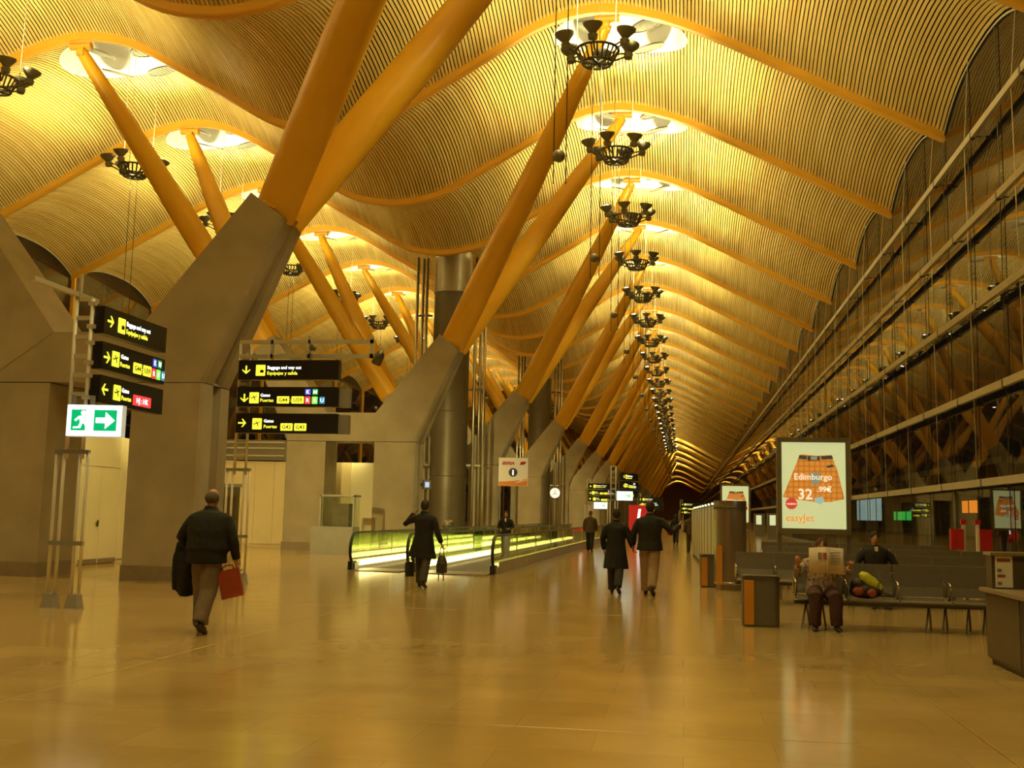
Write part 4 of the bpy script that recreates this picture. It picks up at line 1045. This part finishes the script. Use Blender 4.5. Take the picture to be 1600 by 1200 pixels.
    # ---- trousers
    tm = mat('trousers_%.3f_%.3f_%.3f' % trousers, trousers, .85, var=.12, scale=14)
    t = MB(); pr = [(.86, .165, .125), (.93, .175, .13), (1.0, .168, .125), (1.06, .16, .12)]
    t.tube([K(U((0, 0, z))) for z, _, _ in pr], [r*k*tw for z, r, _ in pr], 16, side=(1, 0, 0), rb=[r*k*td for z, _, r in pr])
    for s in (-1, 1):
        hp, kn, an, fa = J[s]; e = an+Vector((0, 0, -.01)) if not sit else an
        t.tube([K(hp+Vector((0, 0, .03))), K(hp.lerp(kn, .45)), K(kn), K(kn.lerp(an, .5)), K(e)], [.108*k*sqrt(tw), .102*k*sqrt(tw), .092*k*sqrt(tw), .084*k*sqrt(tw), .078*k*sqrt(tw)], 14)
    solid(t, 'trousers', tm, root, vox, 4, .022, .11, .4)
    # ---- shoes
    smat = mat('shoe_%.3f' % shoe[0], shoe, .45, var=.1)
    for s in (-1, 1):
        hp, kn, an, fa = J[s]; pit = min(fa, 0)*.9 if not sit else 0
        m_ = MB(); fd = Vector((s*.14, cos(pit), sin(pit))).normalized(); up = Vector((1, 0, 0)).cross(fd); 
        c0 = an+Vector((0, 0, -.043))
        m_.tube([K(c0-fd*.075), K(c0-fd*.05), K(c0+fd*.02), K(c0+fd*.10-up*.006), K(c0+fd*.165-up*.014), K(c0+fd*.19-up*.02)], [.022*k, .037*k, .040*k, .045*k, .036*k, .014*k], 12, side=(1, 0, 0), rb=[.03*k, .042*k, .042*k, .034*k, .026*k, .014*k])
        m_.tube([K(an+Vector((0, 0, .02))), K(an+Vector((0, .005, -.04)))], [.042*k, .042*k], 10)
        solid(m_, 'shoe', smat, root, .008, 2, 0, .1, .4)
    # ---- coat / jacket
    if coat:
        c = MB(); hem, hemw, hemd = coat['hem'], coat.get('w', .2), coat.get('d', .15)
        bl_ = coat.get('belly', 1.)
        rr = [(1.0, .178*bl_, .135*bl_), (1.1, .172*bl_, .132*bl_), (1.22, .18*bl_, .137*bl_), (1.34, .20, .137), (1.40, .205, .120), (1.445, .165, .10), (1.48, .105, .085), (1.51, .078, .078)]
        pts = [K(U((0, 0, z))) for z, _, _ in rr]; ra = [r*k*tw if z < 1.46 else r*k for z, r, _ in rr]; rb = [r*k*td if z < 1.46 else r*k for z, _, r in rr]
        n = 4; low_p = []
        if not sit:
            for i in range(n):
                q = i/n; z = hem+(1.0-hem)*q; low_p.append((K(Vector((coat.get('dx', 0)*(1-q), coat.get('dy', 0)*(1-q), z+dz)) if z < .93 else U((0, 0, z))), (hemw+(.178*tw-hemw)*q)*k, (hemd+(.135*td-hemd)*q)*k))
        else: low_p = [(K(U((0, 0, .90))), .185*k*tw, .15*k*td)]
        c.tube([p for p, _, _ in low_p]+pts, [r for _, r, _ in low_p]+ra, 20, side=(1, 0, 0), rb=[r for _, _, r in low_p]+rb)
        for s in (-1, 1):
            sh, el, wr = AR[s]; cu = coat.get('cuff', .93)
            c.tube([K(sh+Vector((-s*.07, 0, -.035))), K(sh+Vector((-s*.012, 0, -.035))), K(sh.lerp(el, .5)), K(el), K(el.lerp(wr, .5)), K(el.lerp(wr, cu))], [.07*k, .078*k, .07*k, .062*k, .056*k, .05*k], 12)
        if coat.get('collar', True): c.tube([K(U((0, -.008, 1.45))), K(U((0, -.008, 1.53)))], [.088*k, .076*k], 14)
        solid(c, coat.get('name', 'coat'), coatM or BLACKCLOTH, root, vox, 4, coat.get('fold', .022), .13, .4)
    if shirt:
        m_ = MB(); m_.prism([(-.03, 0), (.03, 0), (.012, -.24), (-.012, -.24)], .0, .012); o = m_.build('shirt_front', mat('shirt', shirt, .7, var=.03), root, False, tuple(K(U((0, .122*td, 1.47)))))
    # ---- hair
    hm = mat('hair_%.3f_%.3f' % hair[:2], hair, .8, var=.2, scale=40)
    h_ = MB()
    if hair_kind == 'short': h_.ell(HP(0, -.016, .022), (.090*k, .103*k, .112*k), 16, 10, HM); h_.ell(HP(0, -.05, -.03), (.070*k, .05*k, .06*k), 12, 8, HM)
    elif hair_kind == 'bald': h_.ell(HP(0, -.026, .004), (.090*k, .098*k, .084*k), 16, 10, HM)
    else: h_.ell(HP(0, -.016, .018), (.090*k, .105*k, .108*k), 16, 10, HM); h_.ell(HP(0, -.05, -.07), (.085*k, .06*k, .09*k), 12, 8, HM)
    solid(h_, 'hair', hm, root, .010, 2, .012, .04, .5)
    if face:
        for s in (-1, 1):
            m_ = MB(); m_.ell(HP(s*.03, .084, .012), (.012*k, .008*k, .008*k), 8, 6); m_.build('eye', mat('eye_dark', (.02, .015, .01), .3), root, True)
            m_ = MB(); m_.tube([HP(s*.045, .078, .034), HP(s*.016, .09, .036)], .006*k, 5); m_.build('eyebrow', hm, root, True)
        m_ = MB(); m_.tube([HP(-.022, .083, -.062), HP(0, .092, -.06), HP(.022, .083, -.062)], .006*k, 6); m_.build('mouth', mat('lips', (.28, .09, .06), .5), root, True)
    return root, AR, k, J, U
# --- man with red briefcase (walking away)
P1 = Vector((-5.80, 12.62, 0))
r1, A1, k1, _, U1 = person('stout balding man in black jacket walking away with a red briefcase', P1, R(2), 1.76, ((9, 7), (-9, 24)),
    {-1: ((-.14, -.03, -.27), (-.10, .14, -.40)), 1: ((.11, -.05, -.28), (.13, .02, -.54))}, 6, 1.36, 1.4, {'hem': .84, 'w': .25, 'd': .20, 'name': 'jacket', 'collar': True, 'belly': 1.12}, (.15, .105, .065), hair_kind='bald', hair=(.09, .07, .05), hiphw=.07, vox=.011)
bc = thing('briefcase', 'red-brown leather briefcase held by the balding man', 'briefcase', P1+Vector((.345, .06, .43)), R(12))
RLEA = mat('red_leather', (.33, .05, .018), .45, var=.12, scale=12)
m1 = MB(); m1.b2((-.135, -.045, 0), (.135, .045, .34)); o = m1.build('case_body', RLEA, bc); bv = o.modifiers.new('b', 'BEVEL'); bv.width = .015; bv.segments = 2
m1 = MB(); m1.b2((-.138, -.05, .20), (.138, -.04, .345)); m1.build('flap', RLEA, bc)
m1 = MB(); m1.tube([(-.07, 0, .34), (-.065, 0, .385), (.0, 0, .40), (.065, 0, .385), (.07, 0, .34)], .010, 8); m1.build('handle', RLEA, bc, True)
m1 = MB(); m1.box((0, -.054, .20), (.03, .008, .03)); m1.build('clasp', CHROME, bc)
bc.rotation_euler = (0, R(-14), R(12))
# coat carried over his left arm
cc = MB(); w0 = A1[-1][2]*k1
for i in range(7):
    t = i/6; x = -.10+.20*t; 
    cc.tube([P1+w0+Vector((x-.02, -.04, .06)), P1+w0+Vector((x-.03, -.10, -.12)), P1+w0+Vector((x-.03-.01*sin(5*t), -.10+.02*sin(7*t), -.34)), P1+w0+Vector((x*1.15-.02, -.09+.03*sin(9*t), -.52-.05*sin(pi*t)-.05*t))], [.035, .045, .045, .03], 8)
cc.tube([P1+w0+Vector((-.12, .0, .05)), P1+w0+Vector((.10, .0, .05))], [.07, .07], 10)
dcoat = solid(cc, 'draped_coat', BLACKCLOTH, None, .012, 5, .02, .1, .4)
tag(dcoat, 'black coat draped over the left forearm of the balding man', 'coat')
# --- man with phone and bag near the walkway
P2 = Vector((-5.25, 21.6, 0))
r2, A2, k2, _, _ = person('man in long dark overcoat holding a phone to his ear and carrying a bag', P2, R(-4), 1.76, ((9, 6), (-10, 16)),
    {-1: ((-.22, .05, -.15), (-.06, .13, .08)), 1: ((.08, -.03, -.28), (.16, .03, -.53))}, 2, 1.12, 1.1, {'hem': .60, 'w': .30, 'd': .21, 'dx': -.03}, (.045, .036, .026), hair_kind='short', vox=.012, curl=(1.2, 1.0))
bg = thing('handbag', 'dark soft bag with straps carried by the man with the phone', 'bag', P2+Vector((.385, .03, .30)), 0)
m1 = MB(); m1.ell((0, 0, .17), (.11, .14, .19), 14, 9); m1.b2((-.09, -.12, .0), (.09, .12, .2)); solid(m1, 'bag_body', mat('dark_bag', (.025, .018, .013), .6, var=.2), bg, .012, 5, .03, .08, .5)
for s in (-1, 1):
    m1 = MB(); m1.tube([(s*.05, -.03, .32), (s*.03, 0, .50), (0, 0, .53)], .010, 6); m1.build('strap', MATS['dark_bag'], bg, True)
    m1 = MB(); m1.tube([(s*.05, -.05, .02), (s*.05, -.05, -.16)], .012, 6); m1.build('loose_strap', MATS['dark_bag'], bg, True)
bg2 = thing('carry_bag', 'small dark carrier bag hanging at the left knee of the man with the phone', 'bag', P2+Vector((-.31, .14, .20)), 0)
m1 = MB(); m1.b2((-.08, -.06, 0), (.08, .06, .30)); solid(m1, 'bag_body', MATS['dark_bag'], bg2, .012, 5, .02, .08, .5)
m1 = MB(); m1.tube([(-.05, 0, .29), (0, 0, .45), (.05, 0, .29)], .009, 6); m1.build('handle', MATS['dark_bag'], bg2, True)
# --- walking couple
P3 = Vector((-1.33, 21.6, 0)); P4 = Vector((-.66, 21.45, 0))
person('woman in knee-length black coat walking on the left of the couple', P3, R(-3), 1.665, ((9, 6), (-12, 22)),
    {-1: ((-.08, -.03, -.28), (-.06, .06, -.52)), 1: ((.09, -.02, -.28), (.14, .08, -.47))}, 2, 1.12, 1.15, {'hem': .52, 'w': .27, 'd': .21}, (.020, .017, .016), hair_kind='short', hair=(.02, .014, .010), vox=.012)
person('tall man in black jacket and tan trousers walking on the right of the couple', P4, R(-6), 1.83, ((11, 6), (-12, 24)),
    {-1: ((-.10, -.02, -.28), (-.12, .06, -.50)), 1: ((.20, .0, -.24), (.30, .22, -.10))}, 3, 1.25, 1.2, {'hem': .84, 'w': .255, 'd': .19, 'name': 'jacket'}, (.27, .175, .10), hair_kind='short', hair=(.018, .012, .008), vox=.012)
# --- others farther off
person('man in dark suit facing the viewer on the moving walkway', Vector((-6.25, 38, .014)), pi, 1.60, ((2, 2), (-2, 2)), {-1: ((-.09, .02, -.28), (.04, .20, -.34)), 1: ((.09, .02, -.28), (-.02, .20, -.36))}, 0, 1.1, 1.1, {'hem': .80, 'w': .2, 'd': .15, 'name': 'jacket', 'collar': False}, (.02, .018, .016), hair_kind='short', face=True, shirt=(.7, .66, .5), vox=.014)
person('distant man in dark jacket walking away beside the moving walkway', Vector((-3.92, 45.9, 0)), 0, 1.72, ((12, 8), (-12, 20)), None, 2, 1.15, 1.1, {'hem': .82, 'w': .22, 'd': .17, 'name': 'jacket'}, (.014, .012, .011), coatM=mat('brown_jacket', (.06, .035, .02), .85, var=.2), hair_kind='short', hair=(.12, .07, .03), vox=.016)
person('distant man in brown jacket right of the couple, far down the hall', Vector((.30, 47.5, 0)), R(10), 1.74, ((10, 8), (-12, 20)), None, 2, 1.1, 1.1, {'hem': .82, 'w': .21, 'd': .16, 'name': 'jacket'}, (.05, .035, .02), coatM=MATS['brown_jacket'], hair_kind='short', vox=.016)
fp, _, _, _, _ = person('tiny distant person in dark clothes with a red bag, far right of the couple', Vector((-.45, 62, 0)), 0, 1.68, ((8, 6), (-10, 16)), None, 2, 1., 1., {'hem': .7, 'w': .21, 'd': .16}, (.02, .016, .012), hair_kind='long', vox=.018)
rb_ = thing('shoulder_bag', 'small red bag carried by the tiny distant person', 'bag', (-.83, 61.9, .50)); m1 = MB(); m1.ell((0, 0, .15), (.16, .1, .17), 12, 8); m1.build('bag_body', MATS['cabinet_red'], rb_, True)
m1 = MB(); m1.tube([(-.08, 0, .28), (0, 0, .42), (.08, 0, .28)], .012, 6); m1.build('handle', MATS['cabinet_red'], rb_, True)
sm = thing('wall_monitor', 'small dark monitor with blue-white screen on the second column flank', 'monitor', (XC+2.52, 39.95, 2.55))
m1 = MB(); m1.b2((0, -.03, -.05), (.16, .03, .05)); m1.build('bracket', STEEL_D, sm)
m1 = MB(); m1.b2((.10, -.10, -.17), (.42, -.03, .17)); m1.build('housing', BLACK, sm)
m1 = MB(); m1.b2((.20, -.105, -.10), (.36, -.10, .10)); m1.build('screen', emis('screen_blue', (.35, .45, .75), 1.1), sm)
# --- seated reader
BLOUSE = mat('patterned_blouse', (.10, .07, .06), .85, col2=(.50, .38, .30), scale=26)
P5 = Vector((1.95, 16.06, 0))
r5, A5, k5, _, _ = person('seated person in patterned blouse and dark trousers reading a newspaper', P5, pi, 1.62, ((84, 86), (84, 86)),
    {-1: ((-.15, .10, -.22), (-.17, .33, -.05)), 1: ((.15, .10, -.22), (.17, .33, -.05))}, -4, 1.35, 1.3, {'hem': .9, 'name': 'blouse', 'fold': .03, 'collar': False, 'cuff': .75}, (.045, .014, .011), coatM=BLOUSE, hair=(.06, .025, .012), hair_kind='long', sit=True, spread=.22, vox=.011, hiphw=.10, face=True, shoe=(.02, .014, .012))
PAPER = mat('newsprint', (.62, .52, .40), .8, var=.08, scale=9)
npz = A5[1][2]*k5
nw = thing('newspaper', 'open newspaper held up by the seated reader', 'newspaper', P5+Vector((0.02, -npz.y-.085, npz.z-.05)), R(-6))
for s in (-1, 1):
    m1 = MB(); n = 8; vs = []; fs = []
    for i in range(n+1):
        t = i/n; x = s*.235*t; y = -.05+.06*t+.02*sin(pi*t)
        for z in (-.06, .30): vs += [(x, y-.003, z-.02*t), (x, y+.003, z-.02*t)]
    for i in range(n):
        a = i*4; fs += [(a, a+2, a+6, a+4), (a+1, a+5, a+7, a+3), (a+2, a+3, a+7, a+6), (a, a+4, a+5, a+1)]
    fs += [(0, 1, 3, 2), (n*4, n*4+2, n*4+3, n*4+1)]
    m1.add(vs, fs); pg = m1.build('page', PAPER, nw, True)
def nprint(x, z, w_, h_, M, y=-.062, nm='print_block'): m1 = MB(); m1.b2((x-w_/2, y-.004, z-h_/2), (x+w_/2, y, z+h_/2)); m1.build(nm, M, nw)
nprint(-.085, .17, .055, .10, N_GRY, -.045); nprint(-.02, .175, .05, .09, N_RED, -.055)
for i in range(5): nprint(.12, .22-.04*i, .14, .012, N_GRY, -.026, 'text_line')
# bag with things beside the reader
tb = thing('travel_bag', 'dark open travel bag lying on the seat beside the reader', 'bag', (2.55, 16.05, .445))
m1 = MB(); m1.ell((0, -.02, .10), (.24, .16, .11), 16, 9); m1.ell((-.12, -.02, .17), (.10, .12, .11), 12, 8); solid(m1, 'bag_body', mat('travel_bag_dark', (.03, .018, .012), .7, var=.2), tb, .012, 5, .03, .07, .5)
m1 = MB(); m1.tube([(.18, -.1, .10), (.30, -.15, .06), (.36, -.12, .03)], .014, 6); m1.build('strap', MATS['travel_bag_dark'], tb, True)
for i, (x, y, z, rx) in enumerate(((-.13, -.165, .10, .075), (.06, -.165, .08, .07))):
    m1 = MB(); m1.ell((x, y, z), (rx, .04, .06), 12, 8); m1.build('red_pocket', mat('pocket_red', (.30, .06, .02), .6, var=.2, scale=20), tb, True)
yb = thing('cloth_bundle', 'yellow-green rolled bundle on top of the dark travel bag', 'bundle', (2.62, 16.0, .64))
m1 = MB(); m1.tube([Vector((-.15, 0, .16)), Vector((-.10, 0, .11)), Vector((.02, 0, .01)), Vector((.11, 0, -.07)), Vector((.14, 0, -.10))], [.03, .075, .085, .065, .025], 14); solid(m1, 'roll', mat('yellow_green', (.50, .50, .02), .6, var=.15, scale=14), yb, .010, 4, .015, .06, .5)
m1 = MB(); m1.tube([(.10, -.055, -.06), (.07, -.07, -.02), (.10, -.06, .03)], .008, 6); m1.build('drawstring', MATS['travel_bag_dark'], yb, True)
# --- man seated behind
person('dark-haired man in black jacket seated in the second row facing the viewer', Vector((3.42, 20.38, 0)), pi, 1.74, ((86, 88), (86, 88)), {-1: ((-.14, .06, -.26), (-.02, .26, -.40)), 1: ((.14, .06, -.26), (.02, .26, -.40))}, -6, 1.15, 1.15, {'hem': .9, 'name': 'jacket', 'collar': False}, (.03, .026, .022), hair=(.025, .018, .012), sit=True, spread=.1, vox=.013, face=True, shirt=(.35, .33, .28))
